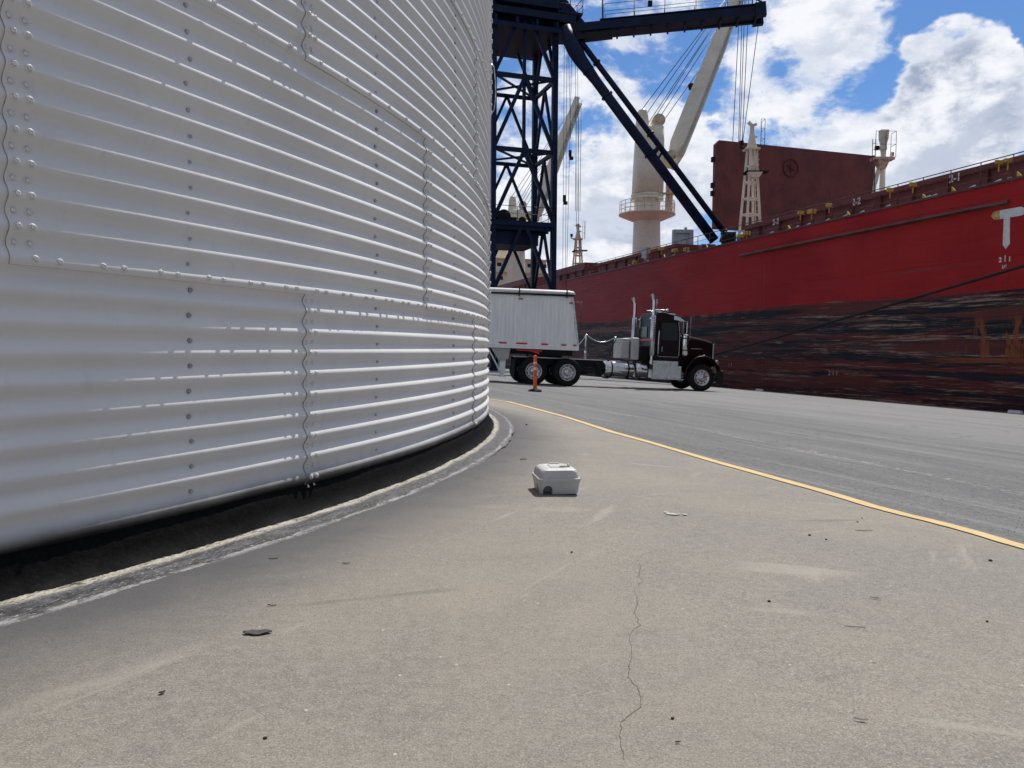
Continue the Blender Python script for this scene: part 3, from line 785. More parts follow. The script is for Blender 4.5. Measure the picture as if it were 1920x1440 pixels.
mb = MB(); mb.loft([rrect(BWd-.150, BDp-.150, .015, .1425, 5, X0, Y0), rrect(BWd-.158, BDp-.158, .012, .1475, 5, X0, Y0)])
mb.build('lid_panel', GREYP, lid)
mb = MB(); mb.loft([rrect(.062, .020, .005, .140, 3, X0+.005, Y0+.082), rrect(.056, .016, .005, .151, 3, X0+.005, Y0+.082)]); mb.build('lid_bar', GREYP, lid)
mb = MB(); mb.loft([rrect(.064, .008, .003, .145, 3, X0+.042, Y0-.052), rrect(.060, .006, .003, .1535, 3, X0+.042, Y0-.052)]); mb.build('lid_bar', GREYP, lid)
mb = MB(); mb.loft([rrect(.008, .055, .003, .1445, 3, X0+.074, Y0), rrect(.006, .05, .003, .1545, 3, X0+.074, Y0)]); mb.build('lid_bar', GREYP, lid)
mb = MB(); mb.loft([rrect(.024, .016, .004, .080, 3, X0+BWd/2+.001, Y0-.085), rrect(.020, .012, .004, .0945, 3, X0+BWd/2+.001, Y0-.085)]); mb.build('latch', GREYP, lid)
for k, yy in enumerate((.02, .045, .07)):
    mb = MB(); mb.loft([rrect(.006, .010, .002, .004, 2, .016, yy), rrect(.006, .008, .002, .064, 2, .002, yy)]); mb.build('rib', GREYP, body)

# ------------------------------------------------------------------ litter on the concrete
def scrap(px, py, L, W, yaw, label, cat='leaf', mt=LEAF, curl=.004, name='leaf_scrap', jag=.25, seed=0):
    rn = random.Random(seed+int(px)); p = gnd(px, py); n = 9; mb = MB(); vs = []
    for i in range(n):
        u = i/(n-1)-.5; ww = W*(1-(abs(u)*2)**2.2)**.5 if abs(u) < .5 else W*.06; ww = max(ww, W*.12)
        for s_ in (-1, 0, 1):
            vs.append((u*L, s_*ww/2*(1+rn.uniform(-jag, jag)), .002+curl*(abs(u)*1.3+.7*abs(s_))*rn.uniform(.5, 1)))
    fs = [(3*i+j, 3*i+j+1, 3*i+j+4, 3*i+j+3) for i in range(n-1) for j in range(2)]
    mb.add(vs, fs); o = mb.build(name, mt, label=label, cat=cat); o.location = p; o.rotation_euler = (0, 0, yaw)
    so_ = o.modifiers.new('thick', 'SOLIDIFY'); so_.thickness = .0016
    return o
scrap(483, 1188, .080, .034, .12, 'largest dark curled leaf scrap on the left foreground concrete')
scrap(304, 1301, .016, .010, .9, 'tiny dark three-pointed scrap at the lower left', 'scrap', name='paper_scrap')
scrap(512, 1049, .036, .0030, .1, 'thin dark twig lying close to the tar strip', 'twig', name='twig')
scrap(510, 1137, .028, .0026, -.1, 'short flat dark twig just above the large leaf', 'twig', name='twig')
scrap(649, 1058, .030, .0040, .0, 'brown splinter right of the twig near the silo foot', 'twig', name='twig')
scrap(1641, 1123, .034, .006, -.5, 'pale curled wood sliver on the right-hand concrete', 'wood chip', SCF, .004, 'wood_chip')
scrap(1614, 1352, .030, .006, -.35, 'pale curled sliver nearest the camera at the lower right', 'wood chip', SCF, .004, 'wood_chip')
scrap(1620, 996, .085, .004, .0, 'long thin dark splinter beside the yellow line', 'twig', LEAF, .003, 'twig')
scrap(1602, 1177, .060, .0022, -.2, 'hair-thin dark splinter below the pale wood sliver', 'twig', LEAF, .001, 'twig')
scrap(1271, 1394, .012, .004, 0, 'small dark flake at the bottom of the frame right of the crack', 'scrap', LEAF, .002, 'leaf_scrap')
def pebble(px, py, r_, label, rn=0):
    rr = random.Random(int(px*7+py)); bm = bmesh.new(); bmesh.ops.create_icosphere(bm, subdivisions=2, radius=r_)
    for v in bm.verts: v.co *= rr.uniform(.8, 1.15); v.co.z *= .6; v.co.x *= 1.15
    me = bpy.data.meshes.new('pebble'); bm.to_mesh(me); bm.free(); me.materials.append(STONE)
    for pl in me.polygons: pl.use_smooth = True
    o = bpy.data.objects.new('pebble', me); COL.objects.link(o); p = gnd(px, py); o.location = p+Vector((0, 0, r_*.45)); o.rotation_euler = (0, 0, rr.uniform(0, 3))
    return tag(o, label, 'pebble', 'dark pebbles scattered on the concrete')
for a in ((1518, 1004, .0065, 'black pebble between the bait box and the yellow line'), (1857, 1052, .0075, 'largest black pebble at the right edge below the yellow line'),
          (1442, 1128, .005, 'small black pebble right of the crack at mid height'), (497, 1385, .0042, 'black pebble at the lower left near the bottom edge'),
          (1072, 1036, .005, 'tiny black pebble left of the top of the crack'), (1549, 1012, .005, 'small pebble just right of the black one near the yellow line'),
          (1851, 1166, .004, 'tiny pebble at the far right of the pale streaks'), (1261, 1348, .004, 'tiny pebble just right of the lower crack'),
          (1608, 979, .005, 'pebble touching the concrete edge above the long splinter'), (1616, 972, .004, 'tiny pebble next to the yellow line above the long splinter'),
          (987, 797, .012, 'dark crumb beside the grout ring behind the bait box')): pebble(*a)
rn_ = random.Random(11)
gb = MB()
for k in range(150):
    a, c_ = rn_.uniform(1330, 1920), rn_.uniform(0, 1)
    yl = 830+(a-1240)*.272; yy = yl-8-c_**2*120
    pp = gnd(a, yy, .008); r_ = rn_.uniform(.002, .005)
    gb.add([pp+Vector((sx*r_*rn_.uniform(.6, 1.3), sy*r_*rn_.uniform(.6, 1.3), sz*r_*.6)) for sx, sy, sz in ((1, 0, 0), (0, 1, 0), (-1, 0, 0), (0, -1, 0), (0, 0, 1), (0, 0, -1))],
           [(0, 1, 4), (1, 2, 4), (2, 3, 4), (3, 0, 4), (1, 0, 5), (2, 1, 5), (3, 2, 5), (0, 3, 5)])
gb.build('gravel', STONE, kind='stuff', label='loose grit along the asphalt edge of the yellow line')
p = gnd(981, 862, .003)
MB().path([p+Vector((.019*math.cos(a)*(1+.25*math.cos(2*a)), .03*math.sin(a), .001)) for a in [2*PI*k/20 for k in range(21)]], .0016, 6).build('wire_loop', RUBK, label='tiny dark loop of wire on the concrete behind the bait box', cat='wire')
# pale paint smudge on the ground right of the box
mb = MB()
for (a, c_, L, Wd, yw) in ((1262, 965, .075, .016, .15), (1250, 962, .03, .012, .7), (1284, 966, .03, .009, -.4)):
    pc = gnd(a, c_, .0042); n = 14
    ring = [pc+Vector((L/2*math.cos(t_)*random.uniform(.75, 1.1), Wd*1.6*math.sin(t_)*random.uniform(.7, 1.2), 0)) for t_ in [2*PI*k/n for k in range(n)]]
    ring = [Vector((v.x, v.y, gz(v.dot(NH))+.0042+.0008*len(mb.f))) for v in ring]
    mb.add(ring, [list(range(n))])
mb.build('paint_smudge', SCF, kind='structure', label='pale smudge on the concrete right of the bait box')

# ------------------------------------------------------------------ delineator post
p = gnd(1003, 734.5); D_ = p.y; s_ = D_/FPX
post = empty('delineator_post', p, label='orange plastic delineator post with pale bands on a black rubber base', cat='traffic post')
MB().loft([[Vector((r_*math.cos(PI/4*k+PI/8), r_*math.sin(PI/4*k+PI/8), z_)) for k in range(8)] for r_, z_ in ((.20, .003), (.20, .045), (.155, .065), (.07, .085))]).build('base', RUBK, post)
Hh = 68.5*s_
MB().lathe([(.058, .07), (.050, .35), (.047, Hh*.90), (.047, Hh*.93), (.055, Hh*.935), (.055, Hh*.965), (.036, Hh*.985), (.030, Hh), (.0, Hh+.002)], n=20).build('tube', ORNG, post)
for za, zb_ in ((.60, .67), (.76, .82)):
    MB().lathe([(.0520, Hh*za), (.0520, Hh*zb_)], n=20).build('reflective_band', REFW, post)

# ------------------------------------------------------------------ truck
def wheel(parent, x, y, z, r_, w_, rim_r, front=False, dual=False, name='wheel', hub=CHROME):
    """axis along Y; outer face towards -Y"""
    e = MB().lathe([(rim_r*.98, -w_*.42), (rim_r*1.04, -w_*.5), (r_*.80, -w_*.52), (r_*.93, -w_*.46), (r_*.985, -w_*.40), (r_, -w_*.30), (r_, w_*.30), (r_*.93, w_*.46), (rim_r*1.0, w_*.5), (rim_r*.98, w_*.42)], axis='Y', n=48).build('tyre', RUBK)
    wl = bpy.data.objects.new(name, None); COL.objects.link(wl); wl.parent = parent; wl.location = (x, y, z)
    e.parent = wl
    dish = [(rim_r, -w_*.44), (rim_r*.94, -w_*.47), (rim_r*.90, -w_*.40)]
    if front: dish += [(rim_r*.80, -w_*.30), (rim_r*.62, -w_*.34), (rim_r*.42, -w_*.36), (rim_r*.40, -w_*.50), (rim_r*.30, -w_*.56), (.001, -w_*.56)]
    else: dish += [(rim_r*.84, -w_*.05), (rim_r*.70, w_*.10), (rim_r*.50, w_*.06), (rim_r*.42, w_*.02), (rim_r*.38, -w_*.30), (rim_r*.26, -w_*.38), (.001, -w_*.38)]
    rm = MB().lathe(dish, axis='Y', n=40)
    yf = -w_*.35 if front else w_*.03
    for k in range(10):
        a = 2*PI*k/10; rm.cur = 0
        rm.tube((rim_r*.52*math.cos(a), yf, rim_r*.52*math.sin(a)), (rim_r*.52*math.cos(a), yf-.035, rim_r*.52*math.sin(a)), .019, n=8)
        a += PI/10; yh = (-w_*.305 if front else w_*.072); rm.cur = 1
        c1 = Vector((rim_r*.735*math.cos(a), yh-.010, rim_r*.735*math.sin(a))); rm.tube(c1, c1+Vector((0, .012, 0)), .027, n=10)
    rm.build('rim', [ALU, BLKP], wl)
    hbp = MB().lathe([(rim_r*.2, yf-.06), (rim_r*.18, yf-.10), (.001, yf-.11)], axis='Y', n=16).build('hub_cap', hub, wl)
    if dual:
        MB().lathe([(rim_r, w_*.60), (r_*.93, w_*.60), (r_, w_*.72), (r_, w_*1.35), (r_*.93, w_*1.55), (rim_r, w_*1.58)], axis='Y', n=40).build('inner_tyre', RUBK, wl)
    return wl
A_ = ptD(1315.5, 734.6, 31.6); B_ = ptD(1063.3, 726.2, 30.5)
A_.z = gz(A_.dot(NH)); B_.z = gz(B_.dot(NH))
xa = (A_-B_).normalized(); ya = Vector((0, 0, 1)).cross(xa).normalized(); za = xa.cross(ya)
MT = Matrix((xa, ya, za)).transposed().to_4x4(); MT.translation = A_
WB = (A_-B_).length
truck = empty('semi_truck', MT, label='dark maroon long-nose tractor truck with chrome stacks and fuel tanks on the wharf', cat='truck')
RR = .55
wheel(truck, 0, .16, RR, RR, .28, .33, True)
wheel(truck, 0, 2.12, RR, RR, .28, .33, True)
truck.children[-1].rotation_euler = (0, 0, PI)
for xx in (-WB, -WB-1.37):
    wheel(truck, xx, .13, RR, RR, .25, .33, dual=True, hub=CHROME)
    wl = wheel(truck, xx, 2.15, RR, RR, .25, .33, dual=True); wl.rotation_euler = (0, 0, PI)
# frame
mb = MB()
for yy in (.72, 1.56): mb.b2((-WB-2.0, yy-.045, .80), (.62, yy+.045, 1.07))
for xx in (-1, -2.6, -4.2, -WB, -WB-1.4): mb.b2((xx-.06, .765, .84), (xx+.06, 1.515, 1.0))
mb.build('frame', BLKP, truck)
MB().b2((-WB-1.9, .62, 1.075), (-3.3, 1.66, 1.105)).build('deck_plate', ALU, truck)
mb = MB(); mb.tube((0, .25, RR), (0, 2.05, RR), .07); mb.tube((-WB, .3, RR), (-WB, 2.0, RR), .1); mb.tube((-WB-1.37, .3, RR), (-WB-1.37, 2.0, RR), .1)
mb.lathe([(.0, -.22), (.2, -.18), (.24, 0), (.2, .18), (.0, .22)], (-WB, 1.14, RR), 'Y', 16); mb.build('axle', BLKP, truck)
# hood (tapering) and grille
CW0, CW1 = .52, 1.76          # hood sides at the front
def hoodring(x, y0, y1, zt, zb_, r_=.14):
    pts = [(y0, zb_), (y0, zt-r_)]+[(y0+r_-r_*math.cos(a), zt-r_+r_*math.sin(a)) for a in (R(30), R(60), R(90))]
    pts += [(y1-r_+r_*math.cos(a), zt-r_+r_*math.sin(a)) for a in (R(90), R(60), R(30))]+[(y1, zt-r_), (y1, zb_)]
    return [Vector((x, a, c)) for a, c in pts]
MB().loft([hoodring(-1.0, .30, 1.98, 2.27, 1.05), hoodring(-.55, .34, 1.94, 2.25, 1.05), hoodring(.05, .42, 1.86, 2.17, 1.05), hoodring(.60, .50, 1.78, 2.06, 1.0), hoodring(.66, .53, 1.75, 2.00, .98)], smooth=False).build('hood', MAROON, truck, bevel=.012)
MB().b2((.663, .56, .95), (.74, 1.72, 1.97)).build('grille', CHROME, truck, bevel=.02)
MB().b2((.742, .62, 1.0), (.752, 1.66, 1.9)).build('grille_mesh', BLKP, truck)
MB().b2((.60, 1.08, 2.05), (.66, 1.20, 2.115)).build('hood_ornament', CHROME, truck, bevel=.02)
MB().b2((-.5, .36, 1.72), (.1, .372, 1.735)).build('hood_trim', CHROME, truck)
# fenders
def fender(y0, y1):
    mb = MB(); outer = []; 
    for k in range(0, 19):
        a = R(196-k*9.5); rr = .80+.045*math.sin(a*1.0)
        outer.append((rr*math.cos(a)+.03, .56+rr*1.06*math.sin(a)))
    outer = [(-.80, .62)] + outer[1:] + [(.93, .62)]
    inner = [((x_-.03)*.90+.03, (z_-.56)*.92+.56) for x_, z_ in outer]
    rings = []
    for (xo, zo), (xi, zi) in zip(outer, inner):
        rings.append([Vector((xi, y0+.03, zi)), Vector((xo-(xo-xi)*.25, y0, zo-(zo-zi)*.25)), Vector((xo, y0+.06, zo)), Vector((xo, y1, zo)), Vector((xi, y1, zi))])
    mb.loft(rings, smooth=True); return mb
fender(-.02, .46).build('fender', MAROON, truck); fender(1.82, 2.30).build('fender', MAROON, truck)
mb = MB(); mb.path([Vector((.735*math.cos(R(175-k*9))+.03, -.006, .56+.775*math.sin(R(175-k*9)))) for k in range(18)], .007, 6); mb.build('fender_trim', MAROON, truck)
MB().lathe([(.05, 0), (.045, .03), (.0, .045)], (.08, .12, 1.46), 'Z', 12).build('marker_light', CHROME, truck)
mb = MB(); mb.b2((.68, .30, 1.12), (.84, .50, 1.30)); mb.build('headlight', CHROME, truck, bevel=.05)
mb = MB(); mb.b2((.68, 1.78, 1.12), (.84, 1.98, 1.30)); mb.build('headlight', CHROME, truck, bevel=.05)
MB().b2((.82, .10, .36), (.90, 2.18, .78)).build('bumper', CHROME, truck, bevel=.03)
MB().b2((.64, .0, .30), (.93, .09, .86)).build('bumper_end', BLKP, truck, bevel=.02)
# cab
cab_side = [(-2.06, 1.06), (-2.06, 3.02), (-1.98, 3.14), (-1.80, 3.16), (-1.25, 3.04), (-1.06, 2.93), (-.95, 2.30), (-.95, 1.06)]
MB().prism(cab_side, 'y', .16, 2.12).build('cab', MAROON, truck, bevel=.05)
MB().prism([(-1.90, 1.36), (-1.90, 2.80), (-1.12, 2.80), (-1.04, 2.30), (-1.04, 1.36)], 'y', .128, .162).build('door', MAROON, truck, bevel=.012)
MB().prism([(-1.82, 2.02), (-1.82, 2.72), (-1.17, 2.72), (-1.11, 2.30), (-1.11, 2.02)], 'y', .118, .130).build('door_window', GLASS, truck)
mb = MB(); mb.path([(-1.93, .118, 2.42), (-1.95, .118, 1.40), (-1.90, .118, 1.34), (-1.08, .118, 1.34), (-1.02, .118, 1.42), (-1.02, .118, 2.28), (-1.10, .118, 2.78)], .010, 6); mb.build('door_trim', CHROME, truck)
mb = MB(); mb.path([(-1.78, .11, 1.52), (-1.78, .07, 1.54), (-1.78, .07, 1.74), (-1.78, .11, 1.76)], .012, 6); mb.build('door_handle', CHROME, truck)
mb = MB(); mb.path([(-1.93, .12, 2.40), (-1.93, .06, 2.37), (-1.945, .06, 1.45), (-1.945, .12, 1.42)], .016, 8); mb.build('grab_rail', CHROME, truck)
MB().prism([(-.935, 2.34), (-1.03, 2.86), (-1.02, 2.87), (-.92, 2.34)], 'y', .26, 2.02).build('windshield', GLASS, truck)
MB().prism([(-1.30, 2.86), (-.84, 2.80), (-.84, 2.84), (-1.05, 2.97), (-1.30, 3.02)], 'y', .13, 2.15).build('sun_visor', CHROME, truck, bevel=.008)
MB().b2((-2.085, 1.05, 2.12), (-2.064, 1.95, 2.58)).build('rear_window', GLASS, truck, bevel=.01)
mb = MB(); mb.b2((-2.10, .5, 1.98), (-2.066, 1.8, 2.06)); mb.build('rear_strip', REDL, truck)  # red of the ship showing below the window, put in as a coloured strip
mb = MB()
for y_ in (.52, 1.85): mb.b2((-2.16, y_-.1, 2.86), (-2.066, y_+.1, 2.92)); mb.b2((-2.12, y_-.03, 2.5), (-2.066, y_+.03, 2.84))
mb.build('work_lamp', CHROME, truck, bevel=.008)
# horns and roof lights
for y_ in (.62, 1.6):
    MB().lathe([(.03, 0), (.028, .35), (.04, .46), (.085, .56), (.08, .565), (.0, .5)], (-1.95, y_, 3.25), 'X', 14).build('air_horn', CHROME, truck)
for y_ in (.5, .82, 1.14, 1.46, 1.78):
    MB().b2((-1.40, y_-.05, 3.07), (-1.10, y_+.05, 3.125)).build('roof_light', CHROME, truck, bevel=.02)
# air cleaner canisters
for y_ in (.16, 2.12):
    MB().lathe([(.001, 2.31), (.09, 2.30), (.145, 2.26), (.15, 2.22), (.15, 1.50), (.12, 1.40), (.001, 1.38)], (-.76, y_, 0), 'Z', 28).build('air_cleaner', CHROME, truck)
mb = MB()
for z_ in (2.10, 1.62): mb.lathe([(.153, z_), (.158, z_+.01), (.158, z_+.035), (.153, z_+.045)], (-.76, .16, 0), 'Z', 28)
mb.build('air_cleaner_band', BLKP, truck)
# mirrors
for y_ in (-.12, 2.40):
    sg = 1 if y_ < 1 else -1
    mb = MB(); mb.path([(-1.0, y_+.28*sg, 2.82), (-.84, y_, 2.80), (-.84, y_, 2.28), (-1.0, y_+.28*sg, 2.26)], .013, 6); mb.path([(-.93, y_+.15*sg, 2.81), (-.93, y_+.15*sg, 2.27)], .010, 6); mb.build('mirror_arm', CHROME, truck)
    MB().b2((-.86, y_-.02, 2.33), (-.80, y_+.17*sg, 2.74)).build('mirror', CHROME, truck, bevel=.02)
mb = MB(); mb.path([(-.62, .02, 2.05), (-.62, .02, 3.02)], .006, 5); mb.build('antenna', CHROME, truck)
# exhaust stacks
for y_ in (.04, 2.24):
    st = MB().path([(-2.22, y_, 1.02), (-2.22, y_, 3.42), (-2.23, y_, 3.58), (-2.28, y_, 3.72), (-2.36, y_, 3.83)], .066, 18, False).build('exhaust_stack', CHROME, truck)
    MB().lathe([(.068, 1.36), (.100, 1.38), (.100, 2.96), (.068, 2.98)], (-2.22, y_, 0), 'Z', 26).build('heat_shield', ALU, st)
    mb = MB()
    for k in range(14):
        z_ = 1.55+k*.1
        mb.b2((-2.235, y_-.1025, z_), (-2.205, y_-.098, z_+.06))
    mb.build('shield_slots', BLKP, st)
# step box, fuel tanks, rear boxes
MB().b2((-2.15, .0, .46), (-.92, .50, .98)).build('step_box', ALU, truck, bevel=.02)
MB().b2((-2.15, .06, .98), (-1.05, .50, 1.17)).build('upper_step', ALU, truck, bevel=.015)
MB().b2((-2.15, -.05, .42), (-.84, .12, .456)).build('step_tread', ALU, truck, bevel=.008)
def tank(x0, x1, r_, name, mt=CHROME):
    t_ = MB().lathe([(.001, x0-.03), (r_*.75, x0-.025), (r_*.95, x0), (r_, x0+.03), (r_, x1-.03), (r_*.95, x1), (r_*.75, x1+.02), (.001, x1+.025)], (0, .36, .76), 'X', 36).build(name, mt, truck)
    return t_
tk = tank(-4.12, -2.92, .325, 'fuel_tank')
for xx in (-3.85, -3.15): MB().lathe([(.328, xx-.03), (.336, xx-.028), (.336, xx+.028), (.328, xx+.03)], (0, .36, .76), 'X', 36).build('tank_strap', BLKP, tk)
MB().lathe([(.05, 0), (.05, .04), (.0, .05)], (-3.95, .30, 1.08), 'Z', 12).build('filler_cap', BLKP, tk)
tk = tank(-2.80, -2.34, .30, 'side_tank'); MB().b2((-2.60, .04, .78), (-2.52, .075, .86)).build('filler_cap', BLKP, tk, bevel=.01)
mb = MB(); 
for xx in (-3.95, -3.1, -2.6): mb.b2((xx-.05, .3, .36), (xx+.05, .8, .44))
mb.b2((-4.35, .4, .5), (-4.14, .7, .95)); mb.build('tank_bracket', BLKP, truck)
tb = MB(); tb.loft([rrect(.36, 1.05, .08, z_, 4, -3.20+dx_, .95) for z_, dx_ in ((1.20, 0), (2.02, 0))]); tb.build('hydraulic_tank', TANKG, truck, bevel=.05)
tb = MB(); tb.loft([rrect(.36, .98, .08, z_, 4, -2.80, .86) for z_ in (1.16, 2.06)]); tb.build('hydraulic_tank', TANKG, truck, bevel=.05)
MB().b2((-2.58, .6, 1.1), (-2.10, 1.5, 1.75)).build('rear_bulkhead', BLKP, truck, bevel=.03)
mb = MB(); mb.path([(-4.75, .9, 1.10), (-4.75, .9, 2.12)], .03, 8); mb.path([(-4.75, .9, 1.10), (-4.75, .9, 1.45)], .05, 8); mb.build('hose_pole', ALU, truck)
def sag(p0, p1, s_, n=14):
    p0, p1 = Vector(p0), Vector(p1); return [p0.lerp(p1, k/n)-Vector((0, 0, s_*4*(k/n)*(1-k/n))) for k in range(n+1)]
MB().path(sag((-4.75, .9, 2.12), (-3.42, 1.0, 2.08), .26), .018, 6).build('air_hose', ALU, truck)
MB().path(sag((-4.72, .95, 1.9), (-3.40, 1.1, 1.9), .42), .016, 6).build('air_hose', BLKP, truck)
MB().path(sag((-3.44, .9, 2.0), (-3.8, .8, 1.12), -.1), .016, 6).build('air_hose', BLKP, truck)
MB().path(sag((-4.72, .95, 2.1), (-6.3, 1.0, 1.5), .5), .016, 6).build('air_hose', ALU, truck)
mb = MB(); mb.b2((-4.9, .4, .55), (-4.5, .9, .78)); mb.b2((-4.42, .45, .45), (-4.15, .95, .95)); mb.lathe([(.001, -.25), (.13, -.22), (.13, .22), (.001, .25)], (-4.95, .55, .62), 'X', 16); mb.build('air_tank', BLKP, truck)
for xx in (-WB-2.15,): MB().b2((xx, 0, .28), (xx+.02, .6, 1.0)).build('mud_flap', RUBK, truck)
MB().b2((-WB-1.2, .62, 1.11), (-WB-.1, 1.66, 1.24)).build('fifth_wheel', BLKP, truck, bevel=.03)

# ------------------------------------------------------------------ trailer
TDIR = R(2.5); F0 = ptD(1083.5, 657.5, 30.15)
tilt = .030
xt = Vector((math.cos(TDIR), math.sin(TDIR), -tilt)).normalized(); yt = Vector((0, 0, 1)).cross(xt).normalized(); zt = xt.cross(yt)
MR = Matrix((xt, yt, zt)).transposed().to_4x4(); MR.translation = F0
GZL = gz(F0.dot(NH))-F0.z     # ground below the front corner, in the trailer frame
trl = empty('grain_trailer', MR, label='white ribbed grain hopper trailer with rolled tarp behind the silo edge', cat='trailer')
TL = 10.4; TW = 2.55; HB = .20; HT = 2.14
k_ = 30.15/FPX
fx = -.29                        # front wall leans back towards its top
mb = MB()
side = [(-TL, HB), (0, HB), (fx, HT), (-TL+.3, HT)]
mb.prism(side, 'y', .02, TW-.02); mb.build('hopper_box', M_TRAILW, trl)
mb = MB(); xx = -TL+.2; 
while xx < -.10:
    top = HT-.01; xt_ = xx
    if xx > fx-.03: top = HB+(HT-HB)*(-xx-.03)/(-fx)
    mb.prism([(xx, HB), (xx+.05, HB), (xx+.05, top), (xx, top)], 'y', -.016, .019); xx += .158
mb.build('side_ribs', M_TRAILW, trl)
mb = MB(); mb.b2((-TL, -.035, .0), (.03, .03, HB-.003)); mb.b2((-TL, -.05, .10), (.03, -.036, .125)); mb.b2((-TL, TW-.03, 0), (.03, TW+.035, HB-.003)); mb.build('bottom_rail', M_TRAILW, trl, bevel=.004)
mb = MB(); mb.prism([(fx-.03, HT-.03), (fx+.03, HT-.03), (.035, HB), (-.03, HB)], 'y', -.03, .03); mb.build('front_corner_post', ALU, trl)
mb = MB(); mb.b2((-TL+.3, -.04, HT-.05), (fx+.02, .05, HT+.03)); mb.b2((-TL+.3, TW-.05, HT-.05), (fx+.02, TW+.04, HT+.03)); mb.build('top_rail', BLKP, trl, bevel=.01)
# rolled tarp cover: shallow arch with rounded nose
rings = []
for x_, s_ in ((-TL+.2, 1), (fx-.12, 1), (fx+.05, .85), (fx+.10, .35)):
    rings.append([Vector((x_, TW/2-(TW/2+.03)*math.cos(PI*k/16), HT+.03+(.20*s_)*math.sin(PI*k/16)**.45)) for k in range(17)])
mb = MB(); mb.loft(rings, smooth=True); mb.build('tarp', TARP, trl)
mb = MB(); mb.path([(-TL+.2, -.05, HT-.02), (fx+.05, -.05, HT-.02)], .045, 10); mb.build('tarp_roll', BLKP, trl)
for xx in (-.52, -2.37, -4.2, -6.1):
    mb = MB(); mb.b2((xx-.02, -.10, HT-.12), (xx+.02, -.02, HT+.21)); mb.build('tarp_latch', BLKP, trl)
for px_, wd_ in ((942.5, 14), (977.5, 21), (1020.5, 13), (1056.5, 10), (1077, 7)):
    xx = (px_-1083.5)*k_*1.0; mb = MB(); mb.b2((xx-wd_/2*k_, -.042, HB-.035), (xx+wd_/2*k_, -.0355, HB+.03)); mb.build('reflector_tape', REDL, trl)
for px_, pz_ in ((972.5, 563), (1067.5, 567.5)):
    xx = (px_-1083.5)*k_; zz = (657-pz_)*k_-.03; mb = MB(); mb.b2((xx-.08, -.03, zz-.035), (xx+.08, -.0045, zz+.035)); mb.build('marker_lamp', AMBR, trl, bevel=.008)
# landing gear, struts, hopper bottoms
mb = MB(); mb.prism([(-3.4, 0), (-2.62, 0), (-2.70, -.42), (-3.05, -.50)], 'y', .05, .12); mb.build('side_gusset', TANKG, trl)
GL = GZL
mb = MB(); mb.b2((-3.02, .12, -1.0), (-2.80, .26, -.05)); mb.b2((-2.98, .14, GL+.33), (-2.84, .24, -.9)); mb.b2((-3.05, .05, GL+.30), (-2.75, .33, GL+.33)); mb.build('landing_leg', M_TRAILW, trl)
mb = MB(); mb.b2((-3.02, TW-.26, -1.0), (-2.80, TW-.12, -.05)); mb.b2((-2.98, TW-.24, GL+.33), (-2.84, TW-.14, -.9)); mb.build('landing_leg', M_TRAILW, trl)
mb = MB(); mb.beam((-3.5, .16, -.02), (-2.95, .16, -1.0), .08, .05); mb.build('leg_strut', M_TRAILW, trl)
mb = MB(); mb.b2((-TL, .5, -.22), (-.15, .62, -.003)); mb.b2((-TL, TW-.62, -.22), (-.15, TW-.5, -.003)); mb.b2((-2.7, .15, -.10), (-.2, TW-.15, -.003)); mb.build('subframe', BLKP, trl)
for x0 in (-4.9, -8.0):
    mb = MB(); mb.loft([[Vector((x0-1.1, .3, -.004)), Vector((x0+1.1, .3, -.004)), Vector((x0+1.1, TW-.3, -.004)), Vector((x0-1.1, TW-.3, -.004))], [Vector((x0-.3, .95, -.85)), Vector((x0+.3, .95, -.85)), Vector((x0+.3, TW-.95, -.85)), Vector((x0-.3, TW-.95, -.85))]]); mb.build('hopper_chute', TANKG, trl)
mb = MB(); mb.beam((-1.9, .04, -.05), (-1.5, .04, -.16), .03, .07); mb.b2((-2.4, .03, -.09), (-1.4, .05, -.03)); mb.build('red_side_strip', REDL, trl)
def tr_ground(x, y):
    wpt = MR @ Vector((x, y, 0)); return (gz(wpt.dot(NH))-wpt.z)
for xx in (-9.6, -8.25):
    for yy in (.13, TW-.13):
        wl = wheel(trl, xx, yy, tr_ground(xx, yy)+RR, RR, .25, .33, dual=True)
        if yy > 1: wl.rotation_euler = (0, 0, PI)
mb = MB(); mb.path([(.10, .3, .9), (.10, .3, 1.95)], .02, 6); mb.path([(.10, .75, .9), (.10, .75, 1.95)], .02, 6)
for k in range(5): mb.path([(.10, .3, 1.0+.22*k), (.10, .75, 1.0+.22*k)], .015, 6)
for z_ in (1.0, 1.9): mb.path([(-.25, .3, z_), (.10, .3, z_)], .015, 6)
mb.build('front_ladder', RAILR, trl)

# ------------------------------------------------------------------ ship loader (navy steel tower, boom, spouts)
CA = ptD(1036, 600, 60.0)                  # nearest leg
PA, SA = CA.dot(NH), CA.dot(SH)
def corner_w(px):                           # face width so that the left leg lands on photo column px
    lo, hi = 1.0, 12.0
    for _ in range(50):
        mid = (lo+hi)/2; p = FR(SA, PA-mid, 8); v = _q.inverted() @ (p-CAMP); x = 960+v.x/-v.z*FPX
        if x > px: lo = mid
        else: hi = mid
    return lo
WX = corner_w(924); WY = 4.6
gl = gz(PA-WX/2)
loader = empty('ship_loader', FR(SA+WY/2, PA-WX/2, gl), label='navy blue lattice tower with boom and loading spouts reaching over the ship', cat='ship loader')
LO = loader.location.copy()
def L_(p): return Vector(p)-LO
def TW_(i, j, z): return L_(FR(SA+j*WY, PA-i*WX, z))       # i: 0 right..1 left, j: 0 near..1 far
def zat(py, px=1036, D=60): return ptD(px, py, D).z
Z1, Z2, Z3, Z4 = zat(419), zat(287), zat(151), zat(17)
Z0 = Z1-(Z2-Z1); ZT = Z4+7
levels = [gl, Z0, Z1, Z2, Z3, Z4]
